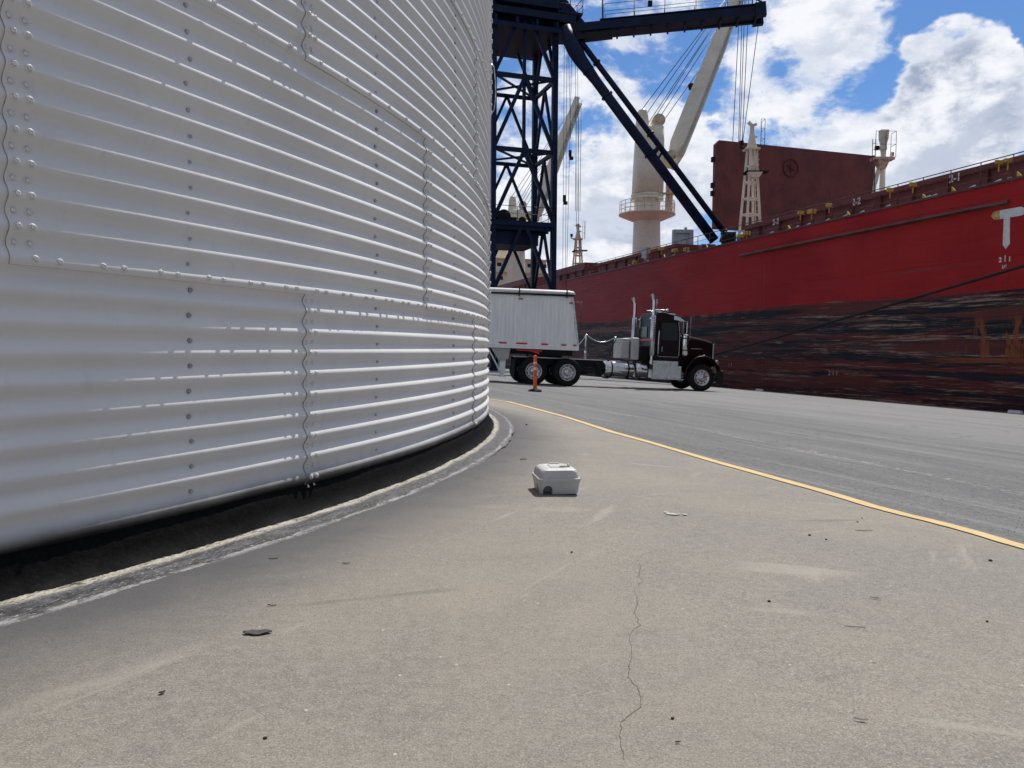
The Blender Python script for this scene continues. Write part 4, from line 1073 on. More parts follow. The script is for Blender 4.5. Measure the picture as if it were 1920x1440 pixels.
for i in (0, 1):
    for j in (0, 1):
        MB().beam(TW_(i, j, gz(PA-i*WX)), TW_(i, j, ZT), .40 if i == 0 else .36, .40 if i == 0 else .36).build('leg', NAVY, loader)
        MB().box(TW_(i, j, gz(PA-i*WX)+.10), (.9, .9, .2)).build('foot_plate', NAVY, loader)
def brace(a, b_, w_=.22): MB().beam(a, b_, w_, w_).build('brace', NAVY, loader)
for za_, zb_ in zip(levels, levels[1:]):
    if zb_ != Z1:
        brace(TW_(0, 0, zb_), TW_(1, 0, zb_), .30); brace(TW_(0, 1, zb_), TW_(1, 1, zb_), .26)
        brace(TW_(0, 0, zb_), TW_(0, 1, zb_), .26); brace(TW_(1, 0, zb_), TW_(1, 1, zb_), .26)
        if zb_ > Z1: brace(TW_(0, 0, zb_), TW_(1, 1, zb_), .14); brace(TW_(1, 0, zb_), TW_(0, 1, zb_), .14)
    for j in (0, 1):
        brace(TW_(.5, j, zb_), TW_(1, j, za_), .26 if j == 0 else .2); brace(TW_(.5, j, zb_), TW_(0, j, za_), .26 if j == 0 else .2)
    for i in (0, 1): brace(TW_(i, .5, zb_), TW_(i, 0, za_), .2); brace(TW_(i, .5, zb_), TW_(i, 1, za_), .2)
# centre post of the near face above the lower platform
MB().beam(TW_(.5, .03, Z2), TW_(.5, .03, Z4), .22, .22).build('centre_post', NAVY, loader)
def rail(pts, h, parent, mt, r_=.035, step=1.6, mids=(.5, 1.0), name='railing'):
    mb = MB()
    for a, c_ in zip(pts, pts[1:]):
        a, c_ = Vector(a), Vector(c_); L = (c_-a).length; n = max(1, round(L/step))
        for m_ in mids: mb.tube(a+Vector((0, 0, h*m_)), c_+Vector((0, 0, h*m_)), r_*.8, n=5)
        for k in range(n+1): p = a.lerp(c_, k/n); mb.tube(p, p+Vector((0, 0, h)), r_, n=5)
    return mb.build(name, mt, parent)
# lower machinery platform
pl = MB(); 
for i0, i1, j0, j1, zz, th in ((-.02, 1.25, -.06, 1.05, Z1, .35),):
    a = [TW_(i0, j0, zz), TW_(i1, j0, zz), TW_(i1, j1, zz), TW_(i0, j1, zz)]
    pl.loft([[v-Vector((0, 0, th)) for v in a], a])
for jj in (.0, .25, .5, .75, 1): pl.beam(TW_(0, jj, Z1-.5), TW_(1.2, jj, Z1-.5), .16, .3)
a = [TW_(.22, .1, Z1-1.7), TW_(1.2, .1, Z1-1.7), TW_(1.2, .9, Z1-1.7), TW_(.22, .9, Z1-1.7)]
pl.loft([a, [v+Vector((0, 0, 1.0)) for v in a]])
pl.build('lower_platform', NAVY, loader)
rail([TW_(1.25, -.05, Z1), TW_(-.02, -.05, Z1), TW_(-.02, 1.05, Z1), TW_(1.25, 1.05, Z1)], 1.1, loader, NAVY, .03, 1.5)
mb = MB(); mb.box(TW_(.95, .5, Z1+.8), (1.1, 1.0, 1.3)); mb.box(TW_(.55, .6, Z1+.35), (1.1, .9, .7)); mb.tube(TW_(.72, .35, Z1+.6), TW_(.72, .75, Z1+.6), .55, n=20); mb.tube(TW_(.4, .4, Z1+.4), TW_(.3, .7, Z1+.4), .3, n=14)
mb.build('conveyor_drive', BLKP, loader)
# upper machinery deck
ZU = zat(62, 1036); ZV = zat(8)
pl = MB()
a = [TW_(-.10, -.1, ZU-.15), TW_(1.35, -.1, ZU-.15), TW_(1.35, 1.2, ZU-.15), TW_(-.10, 1.2, ZU-.15)]; pl.loft([a, [v+Vector((0, 0, .35)) for v in a]])
for jj in (-.1, .3, .7, 1.1): pl.beam(TW_(-.3, jj, ZU+1.0), TW_(1.35, jj, ZU+1.0), .25, .5)
for ii in (0, .33, .66, 1, 1.3): pl.beam(TW_(ii, -.1, ZU+.45), TW_(ii, 1.15, ZU+.45), .2, .45)
a = [TW_(-.02, -.12, ZU+1.6), TW_(1.35, -.12, ZU+1.6), TW_(1.35, 1.2, ZU+1.6), TW_(-.02, 1.2, ZU+1.6)]; pl.loft([a, [v+Vector((0, 0, .55)) for v in a]])
pl.build('upper_deck', NAVY, loader)
mb = MB(); a = [TW_(-.02, .3, ZU+2.2), TW_(.9, .3, ZU+2.2), TW_(.9, 1.0, ZU+2.2), TW_(-.02, 1.0, ZU+2.2)]; mb.loft([a, [v+Vector((0, 0, 3.5)) for v in a]]); mb.build('machinery_house', NAVY, loader)
mb = MB(); mb.beam(TW_(-.5, .2, ZU+1.0), TW_(.3, .2, ZU+4.8), .7, .9); mb.beam(TW_(-.5, .8, ZU+1.0), TW_(.3, .8, ZU+4.8), .4, .6); mb.box(TW_(-.28, .5, ZU+1.0), (1.6, 2.2, .9)); mb.build('boom_hinge', NAVY, loader, bevel=.04)
pl = MB(); a = [TW_(0, -.1, ZU+1.4), TW_(-.42, -.1, ZU+1.4), TW_(-.42, .9, ZU+1.4), TW_(0, .9, ZU+1.4)]; pl.loft([a, [v+Vector((0, 0, .18)) for v in a]]); pl.build('side_platform', NAVY, loader)
rail([TW_(0, -.1, ZU+1.55), TW_(-.42, -.1, ZU+1.55), TW_(-.42, .9, ZU+1.55)], 1.1, loader, NAVY, .03, 1.3)
# boom
HG = ptD(1062, 56, 59.0); BT = ptP(1432, 19, 34.0)
bd = (BT-HG).normalized(); br = bd.cross(Vector((0, 0, 1))).normalized(); bu = br.cross(bd)
boom = MB().add([L_(v) for v in []], [])
def boxalong(mb, p0, p1, w_, h_, up): mb.beam(L_(p0), L_(p1), w_, h_, up)
boxalong(boom, HG+bu*.08, BT, .30, .60, bu); 
sh_ = -br*1.5
boxalong(boom, HG+sh_+bu*.08, BT+sh_, .30, .60, bu)
boxalong(boom, HG+sh_*.5-bu*.30+bd*1.0, BT+sh_*.5-bu*.15, 1.45, .06, bu)
boxalong(boom, HG+sh_*.5+bu*.46+bd*2.5, BT+sh_*.5+bu*.42, 1.9, .07, bu)
for k in range(int(((BT-HG).length-1.6)/1.25)+1): boxalong(boom, HG+bd*(1.2+k*1.25)-bu*.38, HG+bd*(1.2+k*1.25)+sh_-bu*.38, .14, .14, bu)
boxalong(boom, BT-bd*.6+bu*.02, BT+bd*.15+bu*.06, .5, .95, bu); boxalong(boom, BT-bd*.6+sh_+bu*.02, BT+bd*.15+sh_+bu*.06, .5, .95, bu)
bo = boom.build('boom', NAVY, loader)
BLn = (BT-HG).length
rp0 = HG+bd*2.8+bu*.5+br*.15; rp1 = BT-bd*.3+bu*.46+br*.15
rail([L_(rp0), L_(rp1)], 1.05, bo, NAVY, .025, 2.1, (.5, 1.0)); rail([L_(rp0+sh_*1.2), L_(rp1+sh_*1.2)], 1.05, bo, NAVY, .025, 2.1, (.5, 1.0))
mb = MB(); mb.tube(L_(rp0-bd*.1), L_(rp0-bd*.1+Vector((0, 0, 3.8))), .05, n=6); mb.beam(L_(BT-bd*2.6+bu*2.2), L_(BT+bu*.5), .09, .09); mb.tube(L_(BT-bd*.8), L_(BT-bd*.8+Vector((0, 0, 5))), .04, n=6); mb.build('boom_mast', NAVY, bo)
mb = MB(); mb.box(L_(BT-bd*8+bu*1.2+br*.2), (.3, .3, .35)); mb.build('floodlight', BLKP, bo)
mb = MB(); mb.beam(L_(HG-bu*.75+bd*.8), L_(HG-bu*.70+bd*3.4), .8, .35, bu); mb.build('boom_gearbox', BLKP, loader)
# spouts
SPT = ptD(1066, 72, 58.6); E1 = ptP(1340, 452, 31.5); E2 = ptP(1366, 446, 32.3)
T1 = ptD(1088, 112, 58.4); T2 = ptD(1092, 82, 58.9)
sp = MB().path([L_(SPT+Vector((-.2, 0, .9))), L_(SPT), L_(SPT.lerp(T1, .5)+Vector((.05, 0, -.1))), L_(T1), L_(T1.lerp(E1, .12)), L_(E1)], [.35, .52, .58, .50, .36, .36], 18).build('loading_spout', NAVY, loader)
sp2 = MB().path([L_(T2+Vector((-.8, 0, .6))), L_(T2), L_(E2)], [.25, .21, .21], 14).build('support_arm', NAVY, loader)
def flange(a, b_, k, r_, par):
    c = a.lerp(b_, k); d = (b_-a).normalized(); MB().tube(L_(c-d*.07), L_(c+d*.07), r_, n=18).build('flange', NAVY, par)
for k in (.06, .20, .52): flange(T1, E1, k, .46, sp)
for k in (.10, .47, .97): flange(T2, E2, k, .30, sp2)
mb = MB(); c1 = T1.lerp(E1, .535); c2 = T2.lerp(E2, .53); mb.beam(L_(c1), L_(c2), .35, .30); mb.beam(L_(c1+Vector((.2, 0, -.6))), L_(c2+Vector((.2, 0, -.5))), .15, .15); mb.build('spout_bracket', NAVY, loader)
mb = MB(); mb.box(L_(E2), (.9, .8, .8)); mb.tube(L_(E2+Vector((-.5, 0, .1))), L_(E2+Vector((.4, 0, -.3))), .42, n=14); mb.build('spout_drive', BLKP, loader, bevel=.05)
mb = MB()
for (x0, y0, x1, y1) in ((1066, 85, 1070, 260), (1058, 90, 1055, 540), (1063, 100, 1060, 540), (1079, 110, 1081, 430), (1083, 110, 1085, 430), (1072, 105, 1062, 540)):
    a = ptD(x0, y0, 59.2); b_ = ptD(x1, y1, 59.2); mb.tube(L_(a), L_(b_), .016, n=4)
mb.build('hoist_cable', CABLE, loader)
mb = MB(); 
for (x_, y_) in ((1069, 288), (1058, 372)): c = L_(ptD(x_, y_, 59.2)); mb.box(c, (.22, .12, .5)); mb.box(c+Vector((.1, 0, -.35)), (.3, .1, .25))
mb.build('hook_block', BLKP, loader)
# ------------------------------------------------------------------ cargo ship
HP = 28.5; BEAM = 32.0; DKZ = CAMZ+6.95*(28.5/28.2)*.985
S_AFT, S_FWD = 185.0, -30.0
DKZ = ptP(1600, 403, HP).z
ship = empty('cargo_ship', FR(60, HP+BEAM/2, -4.2), label='long red bulk carrier with scuffed dark lower hull moored along the quay', cat='ship')
SO = ship.location.copy()
def H_(S, P, z): return FR(S, P, z)-SO
mb = MB(); rings = []
def hull_half(S):
    # half breadth and shape along the length
    if S > 165: k = max(0, 1-((S-165)/22)**2)**.5
    elif S < 2: k = max(0, 1-((2-S)/30)**2)**.5
    else: k = 1
    return k
stations = [-27.5, -26, -23, -19, -14, -9, -4, 0, 2]+frange(10, 165, 15)+[170, 176, 181, 184.5]
for S in stations:
    k = hull_half(S); hb = BEAM/2*max(k, .02); hbl = BEAM/2*max(k*.9 if S < 2 else k, .02)
    c = HP+BEAM/2
    rings.append([H_(S, c-hbl, -10), H_(S, c-hbl, -3.5), H_(S, c-hb, 1.5), H_(S, c-hb, DKZ), H_(S, c+hb, DKZ), H_(S, c+hb, 1.5), H_(S, c+hbl, -3.5), H_(S, c+hbl, -10)])
mb.loft(rings); hull = mb.build('hull', M_HULL, ship)
DECKM = paint('deck_red_brown', (.13, .045, .035), .7, 0, .2, .5)
mb = MB(); mb.add([H_(2, HP+.12, DKZ+.012), H_(165, HP+.12, DKZ+.012), H_(165, HP+BEAM-.12, DKZ+.012), H_(2, HP+BEAM-.12, DKZ+.012)], [(0, 1, 2, 3)]); mb.build('deck', DECKM, ship)
# sheer strake lip and long brown strake
mb = MB(); mb.beam(H_(2, HP-.02, DKZ-.02), H_(165, HP-.02, DKZ-.02), .10, .10); mb.build('deck_edge', RAILR, ship)
s0 = ptP(1387, 479, HP-.10); s1 = ptP(1889, 378, HP-.10)
mb = MB(); n = 20; rings = []
for k in range(n+1):
    p = s0.lerp(s1, k/n); wv = .16*min(1, k*1.0/2+.15, (n-k)/2+.15)
    q0 = p-SO
    rings.append([q0+NH*.12+Vector((0, 0, .13)), q0-NH*wv*.8+Vector((0, 0, .03)), q0-NH*wv+Vector((0, 0, -.05)), q0+NH*.12+Vector((0, 0, -.12))])
mb.loft(rings); mb.build('rubbing_strake', FENB, ship)
# railing along the near side
rb = MB(); RZ = 1.02; rx = HP+.16
for S in frange(0, 165, 1.5):
    if S > 90 and int(S/1.5) % 2: continue
    p = H_(S, rx, DKZ); rb.tube(p, p+Vector((0, 0, RZ)), .023, n=5)
for h_ in (.30, .66, RZ): rb.tube(H_(0, rx, DKZ+h_), H_(165, rx, DKZ+h_), .013 if h_ < 1 else .024, n=5)
rb.build('railing', RAILR, ship)
def S_at(px, P): return ptP(px, 500, P).dot(SH)
CP = 35.0; CZ = ptP(1920, 291, CP).z
# hatch coamings
def coaming(Sa, Sb):
    mb = MB(); lo, hi = min(Sa, Sb), max(Sa, Sb)
    c = HP+BEAM/2; hw = c-CP
    for (a0, a1, b0, b1) in ((lo, hi, CP, CP+.25), (lo, hi, c+hw-.25, c+hw), (lo, lo+.25, CP+.26, c+hw-.26), (hi-.25, hi, CP+.26, c+hw-.26)):
        v = [H_(a0, b0, DKZ), H_(a1, b0, DKZ), H_(a1, b1, DKZ), H_(a0, b1, DKZ)]; mb.loft([v, [q+Vector((0, 0, CZ-DKZ)) for q in v]])
    v = [H_(lo-.1, CP-.25, CZ-.28), H_(hi+.1, CP-.25, CZ-.28), H_(hi+.1, CP-.003, CZ-.28), H_(lo-.1, CP-.003, CZ-.28)]; mb.loft([v, [q+Vector((0, 0, .26)) for q in v]])
    x = lo+.6
    while x < hi: mb.prism([(0, 0)]*3, 'x', 0, 0) if False else mb.beam(H_(x, CP-.1, DKZ), H_(x, CP-.1, CZ-.3), .06, .2, tuple(NH)); x += 2.4
    return mb.build('hatch_coaming', DRED, ship)
SH2 = S_at(1395, CP); coaming(SH2, 6.0)
S3a, S3b = S_at(1268, CP), S_at(1122, CP); coaming(S3a, S3b)
S4a, S4b = S_at(1098, CP), S_at(1042, CP); coaming(S4a, S4b)
coaming(S4b+9, S4b+27)
for a_, b__ in ((S4a, S4b), (S4b+9, S4b+27)):     # closed covers
    v = [H_(a_, CP-.1, CZ+.02), H_(b__, CP-.1, CZ+.02), H_(b__, HP+BEAM-6.4, CZ+.02), H_(a_, HP+BEAM-6.4, CZ+.02)]; MB().loft([v, [q+Vector((0, 0, .5)) for q in v]]).build('hatch_cover', DRED, ship)
# standing hatch cover
HA = ptP(1342, 262, 35.6); HBm = ptP(1345, 427, 35.6); HC = FR(HA.dot(SH), HA.dot(NH)+16.6, HA.z)
Sh = HA.dot(SH); zt_, zb2 = HA.z, HBm.z
def slab(S0, S1, P0, P1, z0_, z1_, cham=.35):
    a = [H_(S0, P0, z0_), H_(S0, P1, z0_), H_(S0, P1, z1_-.0), H_(S0, P0+cham, z1_), H_(S0, P0, z1_-cham)]
    return MB().loft([a, [v+SH*(S1-S0) for v in a]])
cover = slab(Sh, Sh+.35, 35.6, 51.9, zb2, zt_).build('hatch_cover', DRED, ship, label='brown hatch cover panel standing upright')
for z_ in (zt_-1.6, zt_-4.4, zb2+3.6, zb2+1.2): MB().box(H_(Sh+.2, 35.5, z_), (.26, .25, .42), Matrix.Rotation(math.atan2(NH.y, NH.x), 3, 'Z')).build('cover_wheel', BLKP, cover)
mb = MB(); cc = H_(Sh-.03, 43.0, (zt_+zb2)/2+1.9)
for k in range(28):
    a0, a1 = 2*PI*k/28, 2*PI*(k+1)/28
    mb.beam(cc+NH*.75*math.cos(a0)+Vector((0, 0, .75*math.sin(a0))), cc+NH*.75*math.cos(a1)+Vector((0, 0, .75*math.sin(a1))), .05, .12, tuple(SH))
for a0 in (.5, 1.6, 2.6): mb.beam(cc-NH*.4*math.cos(a0)-Vector((0, 0, .4*math.sin(a0))), cc+NH*.4*math.cos(a0)+Vector((0, 0, .4*math.sin(a0))), .04, .12, tuple(SH))
mb.build('cover_emblem', paint('faded_red_ring', (.14, .018, .018), .6), cover)
# lattice masts between the holds
def lattice_mast(px, pyb, pyt, P, kind, mt):
    base = ptP(px, pyb, P); top = ptP(px, pyt, P); c = Vector((base.x, base.y, 0)); z0_ = DKZ; z1_ = top.z; Hm = z1_-z0_
    e = empty('mast', c+Vector((0, 0, z0_))-SO); e.parent = ship
    ax, ay = NH, SH
    if kind == 0:
        zp = Hm*.80; V = lambda x, y, z: Vector((x, y, z))
        for sx, sy in ((-1, -1), (1, -1), (1, 1), (-1, 1)):
            MB().beam(ax*sx*.78+ay*sy*.6, ax*sx*.24+ay*sy*.22+V(0, 0, zp), .15, .15).build('mast_leg', mt, e)
        for k in range(1, 7):
            f = k/7; wx, wy = .78-.54*f, .60-.38*f; z_ = zp*f
            for s in (-1, 1):
                MB().beam(ax*-wx+ay*s*wy+V(0, 0, z_), ax*wx+ay*s*wy+V(0, 0, z_), .09, .13).build('crossbar', mt, e)
                MB().beam(ax*s*wx-ay*wy+V(0, 0, z_), ax*s*wx+ay*wy+V(0, 0, z_), .09, .13).build('crossbar', mt, e)
        b = MB(); b.beam(ax*.25-ay*.6, ax*.0-ay*.35+V(0, 0, zp), .05, .05); b.beam(ax*.6-ay*.6, ax*.3-ay*.35+V(0, 0, zp), .05, .05)
        for k in range(22): b.beam(ax*(.25-.25*k/22)-ay*.55+V(0, 0, zp*k/22), ax*(.60-.30*k/22)-ay*.55+V(0, 0, zp*k/22), .03, .03)
        b.build('ladder', mt, e)
        MB().box(V(0, 0, zp+.08), (1.15, .9, .14)).build('mast_platform', mt, e)
        b = MB(); b.loft([rrect(.75, .7, .1, zp+.16, 2), rrect(.5, .5, .1, zp+.7, 2), rrect(.30, .32, .1, zp+1.5, 2), rrect(.34, .34, .1, zp+2.0, 2)])
        b.beam(V(.02, 0, zp+1.9), V(-.32, 0, Hm), .16, .22); b.beam(V(0, 0, zp+1.9), V(.34, 0, Hm-.15), .14, .2); b.beam(V(-.1, 0, zp+1.2), V(.42, 0, zp+1.0), .1, .14)
        b.build('mast_head', mt, e)
        b = MB(); b.box(V(-.82, 0, zp+.55), (.30, .30, .36)); b.beam(V(-.55, 0, zp+.12), V(-.95, 0, zp+.22), .12, .08); b.beam(V(-.82, 0, zp+.2), V(-.82, 0, zp+.4), .06, .06); b.build('mast_lamp', BLKP, e)
        rail([V(.55, -.5, zp+.1), V(.85, -.5, zp+.1), V(.85, .4, zp+.1)], 2.2, e, CABLE, .022, .6, (.33, .66, 1.0))
        b = MB(); b.box(V(.30, -.3, zp*.80), (1.75, .8, .10)); b.box(V(-.15, -.3, zp*.80-.14), (1.2, .12, .2)); b.build('lamp_shelf', BLKP, e)
        MB().loft([rrect(.65, .5, .05, zp*.745, 2, .1, -.5), rrect(1.15, .8, .05, zp*.79, 2, .1, -.45)]).build('bracket', mt, e)
    else:
        V = lambda x, y, z: Vector((x, y, z))
        MB().tube(V(0, 0, 0), V(0, 0, Hm*.86), .27, .22, 14).build('mast_post', mt, e)
        for a_, b_, w_ in ((V(-1.35, 0, 0), V(-.95, 0, Hm*.42), .16), (V(-.95, 0, Hm*.42), V(-.62, 0, Hm*.62), .2), (V(-.62, 0, Hm*.62), V(-.2, 0, Hm*.78), .26)): MB().beam(a_, b_, w_, w_).build('mast_strut', mt, e)
        for f in (.18, .36, .47, .56): MB().beam(V(-(1.35-.95*f), 0, Hm*f), V(0, 0, Hm*f), .10, .14).build('crossbar', mt, e)
        b = MB(); b.box(V(-.05, 0, Hm*.795), (1.7, .9, .22)); b.box(V(.75, 0, Hm*.82+.12), (.22, .3, .3)); b.loft([rrect(.5, .5, .05, Hm*.72, 2, -.1, 0), rrect(1.1, .8, .05, Hm*.785, 2, -.1, 0)]); b.build('mast_platform', CREAMR, e)
        b = MB(); b.loft([rrect(.5, .5, .1, Hm*.86, 3), rrect(.44, .44, .1, Hm*.90, 3), rrect(.66, .55, .1, Hm*.94, 3), rrect(.70, .6, .1, Hm, 3)]); b.tube(V(.1, -.38, Hm*.955), V(.1, -.25, Hm*.955), .16, n=12); b.build('mast_head', mt, e)
        rail([V(-.85, -.45, Hm*.80), V(.85, -.45, Hm*.80), V(.85, .45, Hm*.80)], Hm*.185, e, CABLE, .022, .85, (.5, 1.0))
        b = MB()
        for s in (-1.05, -.80): b.beam(V(s, -.3, 2), V(s, -.3, Hm*.93), .04, .04)
        for k in range(28):
            if 2+k*.5 < Hm*.93: b.beam(V(-1.05, -.3, 2+k*.5), V(-.80, -.3, 2+k*.5), .03, .03)
        b.build('ladder', CABLE, e)
        b = MB(); b.box(V(-1.3, -.3, Hm*.49), (.75, .5, .10)); b.box(V(-.6, -.3, Hm*.465), (.9, .4, .12)); b.build('lamp_shelf', BLKP, e)
        MB().box(V(-.62, -.2, Hm*.87), (.30, .3, .32)).build('mast_lamp', BLKP, e)
    return e
lattice_mast(1406, 440, 231, 36.3, 0, CREAM)
lattice_mast(1653, 390, 246, 49.5, 1, CREAM)
lattice_mast(1083, 505, 424, 37.5, 0, CREAMR)
# deck cranes
def deck_crane(px, P, py_plat, py_top, hv, piv, tip, tipoff, second=False):
    pb = ptP(px, py_plat, P); D = pb.y; k = D/FPX; c = Vector((pb.x, pb.y, 0))
    e = empty('deck_crane', c+Vector((0, 0, DKZ))-SO); e.parent = ship; O = c+Vector((0, 0, DKZ))
    def Q(px_, py_, dd=0.0): return ptD(px_, py_, D+dd)-O
    zp = pb.z-DKZ; ztop = ptP(px, py_top, P).z-DKZ; zn = ptP(px, py_plat-30*94/D, P).z-DKZ
    MB().lathe([(1.95, 0), (1.75, zp*.35), (1.60, zp), (1.60, zn)], n=36).build('crane_column', CREAM, e)
    MB().lathe([(1.6, zp-.9), (2.0, zp-.75), (3.45, zp-.12), (3.45, zp), (1.6, zp)], n=36, smooth=False).build('crane_platform', CREAM, e)
    mb = MB(); n = 24; pr = [Vector((3.35*math.cos(2*PI*k_/n), 3.35*math.sin(2*PI*k_/n), zp)) for k_ in range(n+1)]
    for h_ in (.5, 1.0, 1.45): mb.path([q+Vector((0, 0, h_)) for q in pr], .035, 5, False)
    for q in pr[:-1]: mb.tube(q, q+Vector((0, 0, 1.45)), .035, n=5)
    mb.build('platform_railing', CREAMR, e)
    MB().lathe([(1.62, zn-.3), (1.98, zn-.3), (1.98, zn+.05), (1.85, zn+.15), (1.98, zn+.25), (1.98, zn+.45), (1.70, zn+.5)], n=36).build('slewing_ring', CREAM, e)
    zh = zn+.5; rings = []
    HT_ = hv-DKZ
    for z_, w_, o_ in ((zh, 1.78, .0), (zh+(HT_-zh)*.35, 1.78, .10), (zh+(HT_-zh)*.8, 1.68, .15), (HT_, 1.60, .2)):
        rings.append(rrect(2*w_, 2*w_, .9, z_, 5, o_, 0))
    MB().loft(rings, smooth=True).build('crane_house', CREAM, e)
    t0, t1 = ztop, HT_
    mb = MB(); mb.loft([rrect(1.7, 1.6, .4, t1-.1, 3, -.75, 0), rrect(1.35, 1.4, .4, t0-.9, 3, -.75, 0), rrect(1.0, 1.2, .4, t0-.2, 3, -.75, 0), rrect(.5, .8, .2, t0, 3, -.75, 0)]); mb.build('crane_top', CREAM, e, bevel=.03)
    sc_ = Q(*piv)+Vector((0, 0, 0)); sv = Vector((1.15, 0, t1+.35*(t0-t1)))
    mb = MB(); mb.tube(sv-Vector((0, 1.0, 0)), sv+Vector((0, 1.0, 0)), .75, n=20); mb.tube(sv-Vector((0, 1.15, 0)), sv+Vector((0, 1.15, 0)), .35, n=14); mb.beam(Vector((.7, 0, t1-.2)), sv, .9, .6); mb.build('winch_sheave', CREAMR, e)
    # jib: two tapered box girders side by side
    a, b_ = Q(*piv), Q(*tip, tipoff); d = (b_-a); L = d.length; d.normalize(); side = Vector((.42, .91, 0)); side = (side-d*side.dot(d)).normalized(); upv = side.cross(d)
    if upv.z < 0: upv = -upv
    def girder(off, w0, w1, h0, h1):
        rg = []
        for f, hh in ((0, .5), (.06, .95), (.30, 1.0), (.62, .85), (.66, .70), (.9, .60), (1, .55)):
            cpt = a+d*L*f+side*off; w_ = w0+(w1-w0)*f; h_ = h0*hh
            rg.append([cpt+side*w_/2+upv*h_/2, cpt-side*w_/2+upv*h_/2, cpt-side*w_/2-upv*h_/2, cpt+side*w_/2-upv*h_/2])
        return MB().loft(rg)
    jib = girder(-1.0, .5, .4, 1.7, .9).build('jib', CREAM, e); girder(1.0, .5, .4, 1.5, .8).build('jib', CREAM, e)
    mb = MB()
    for f in (.04, .14, .26, .40, .54, .68, .82, .97): cpt = a+d*L*f; mb.beam(cpt-side*.9, cpt+side*.9, .5, .35, tuple(upv))
    mb.add([a+d*L*.05-side*.9+upv*.2, a+d*L*.99-side*.9+upv*.2, a+d*L*.99+side*.9+upv*.2, a+d*L*.05+side*.9+upv*.2], [(0, 1, 2, 3)])
    mb.build('jib_crossbeam', CREAM, jib)
    for s in (-1.15, 1.15):
        mb = MB(); mb.tube(a+side*(s-.35), a+side*(s+.35), .5, n=14); mb.beam(Vector((.6, s, a.z)), a+side*s, .5, .9); mb.build('jib_pivot', CREAMR, e)
    for j_, (x_, z_, s, f) in enumerate(((-.9, t0-.2, -1.0, .88), (-.2, t0-.5, -.6, .92), (.1, t0-1.5, .2, .90), (.9, sv.z+.7, -.3, .86), (1.4, sv.z+.6, .3, .80), (1.8, sv.z+.1, .9, .62))):
        MB().tube(Vector((x_, s*.6, z_)), a+d*L*f+side*s+upv*.45, .045, n=4).build('luffing_cable', CABLE, e)
    mb = MB(); ctr = a+d*L*.36+upv*1.4; mb.tube(ctr-side*.3, ctr+side*.3, .35, n=12); mb.build('cable_guide', BLKP, jib)
    mb = MB(); mb.b2((2.0, -.6, zp+.02), (2.8, .6, zp+.2)); mb.beam((2.5, 0, zp), (2.5, 0, zn+2.4), .10, .5); mb.beam((2.9, 0, zp), (2.9, 0, zn+2.4), .10, .5); mb.box((2.6, 0, zn+.6), (1.6, 1.2, .12)); mb.build('access_ladder', CREAMR, e)
    return e, b_+O
c1, tip1 = deck_crane(1213, 44.5, 402, 207, ptP(1213, 243, 44.5).z, (1262, 300), (1407, -62), 6)
for (x0, y0, x1, y1) in ((1428, 0, 1388, 300), (1404, 0, 1390, 300), (1397, 0, 1386, 300), (1392, 0, 1384, 300), (1388, -10, 1372, 300)):
    MB().tube(ptD(x0, y0, 100)-SO, ptD(x1, y1, 100)-SO, .045, n=4).build('hoist_cable', CABLE, ship)
c2, tip2 = deck_crane(968, 44.5, 452, 368, ptP(968, 396, 44.5).z, (1003, 405), (1085, 188), 4)
mb = MB()
for k, x_ in enumerate((0, .9, 1.8)):
    mb.tube(tip2-SO+Vector((x_*.5-.4, 0, 0)), tip2-SO+Vector((x_*.5-.4, 0, -21)), .045, n=4)
mb.build('hoist_cable', CABLE, ship)
# yellow deck fittings and lamps by the rail
def deckbit(px, py, P, w_, h_, mt, name='deck_fitting', d_=.4):
    c = ptP(px, py, P)-SO; mb = MB(); Rm = Matrix.Rotation(math.atan2(NH.y, NH.x), 3, 'Z'); mb.box(c, (d_, w_, h_), Rm); mb.tube(c-Vector((0, 0, h_*.5)), c-Vector((0, 0, h_*.5+.35)), .035, n=6); return mb.build(name, mt, ship, bevel=.04)
for px_, py_, w_, h_ in ((1522, 397, 1.3, .62), (1501, 399, .5, .45), (1555, 385, .5, .5), (1712, 346, .45, .5), (1669, 356, .4, .5), (1873, 304, .4, .4), (1890, 301, .4, .4)):
    deckbit(px_, py_, HP+3.0, w_*.30, h_*.42, YELD)
for px_, py_ in ((1400, 438), (1388, 443), (1265, 470), (1240, 466), (1287, 468), (1190, 492)): deckbit(px_, py_, HP+1.4, .3, .24, YELD)
deckbit(1211, 476, HP+2.5, .9, 1.1, TANKG); deckbit(1108, 513, HP+2.0, .8, .5, DRED)
for px_ in (1478, 1588, 1728, 1782, 1903, 1246, 1325):      # small yellow gussets at the rail foot
    Sx = S_at(px_, HP+.1); mb = MB(); c = H_(Sx, HP+.02, DKZ)
    mb.loft([[c, c-SH*.26, c+Vector((0, 0, .26))], [c+NH*.06, c-SH*.26+NH*.06, c+NH*.06+Vector((0, 0, .26))]]); mb.build('rail_gusset', YELD, ship)
for px_ in (1445, 1492, 1513, 1548, 1581, 1612, 1660, 1733, 1745, 1815, 1862, 1180, 1215, 1262, 1290):   # white cleats
    Sx = S_at(px_, HP+.1); mb = MB(); mb.beam(H_(Sx, HP-.03, DKZ-.02), H_(Sx-.35, HP-.03, DKZ+.05), .06, .10); mb.build('deck_cleat', WHT, ship)
mb = MB()       # vents and pipes between rail and coaming
rn2 = random.Random(5)
for k in range(26):
    Sx = rn2.uniform(8, 40); mb.tube(H_(Sx, CP-.6-rn2.random()*1.5, DKZ), H_(Sx, CP-.6-rn2.random()*1.5, DKZ+rn2.uniform(.5, 1.3)), rn2.uniform(.05, .16), n=8)
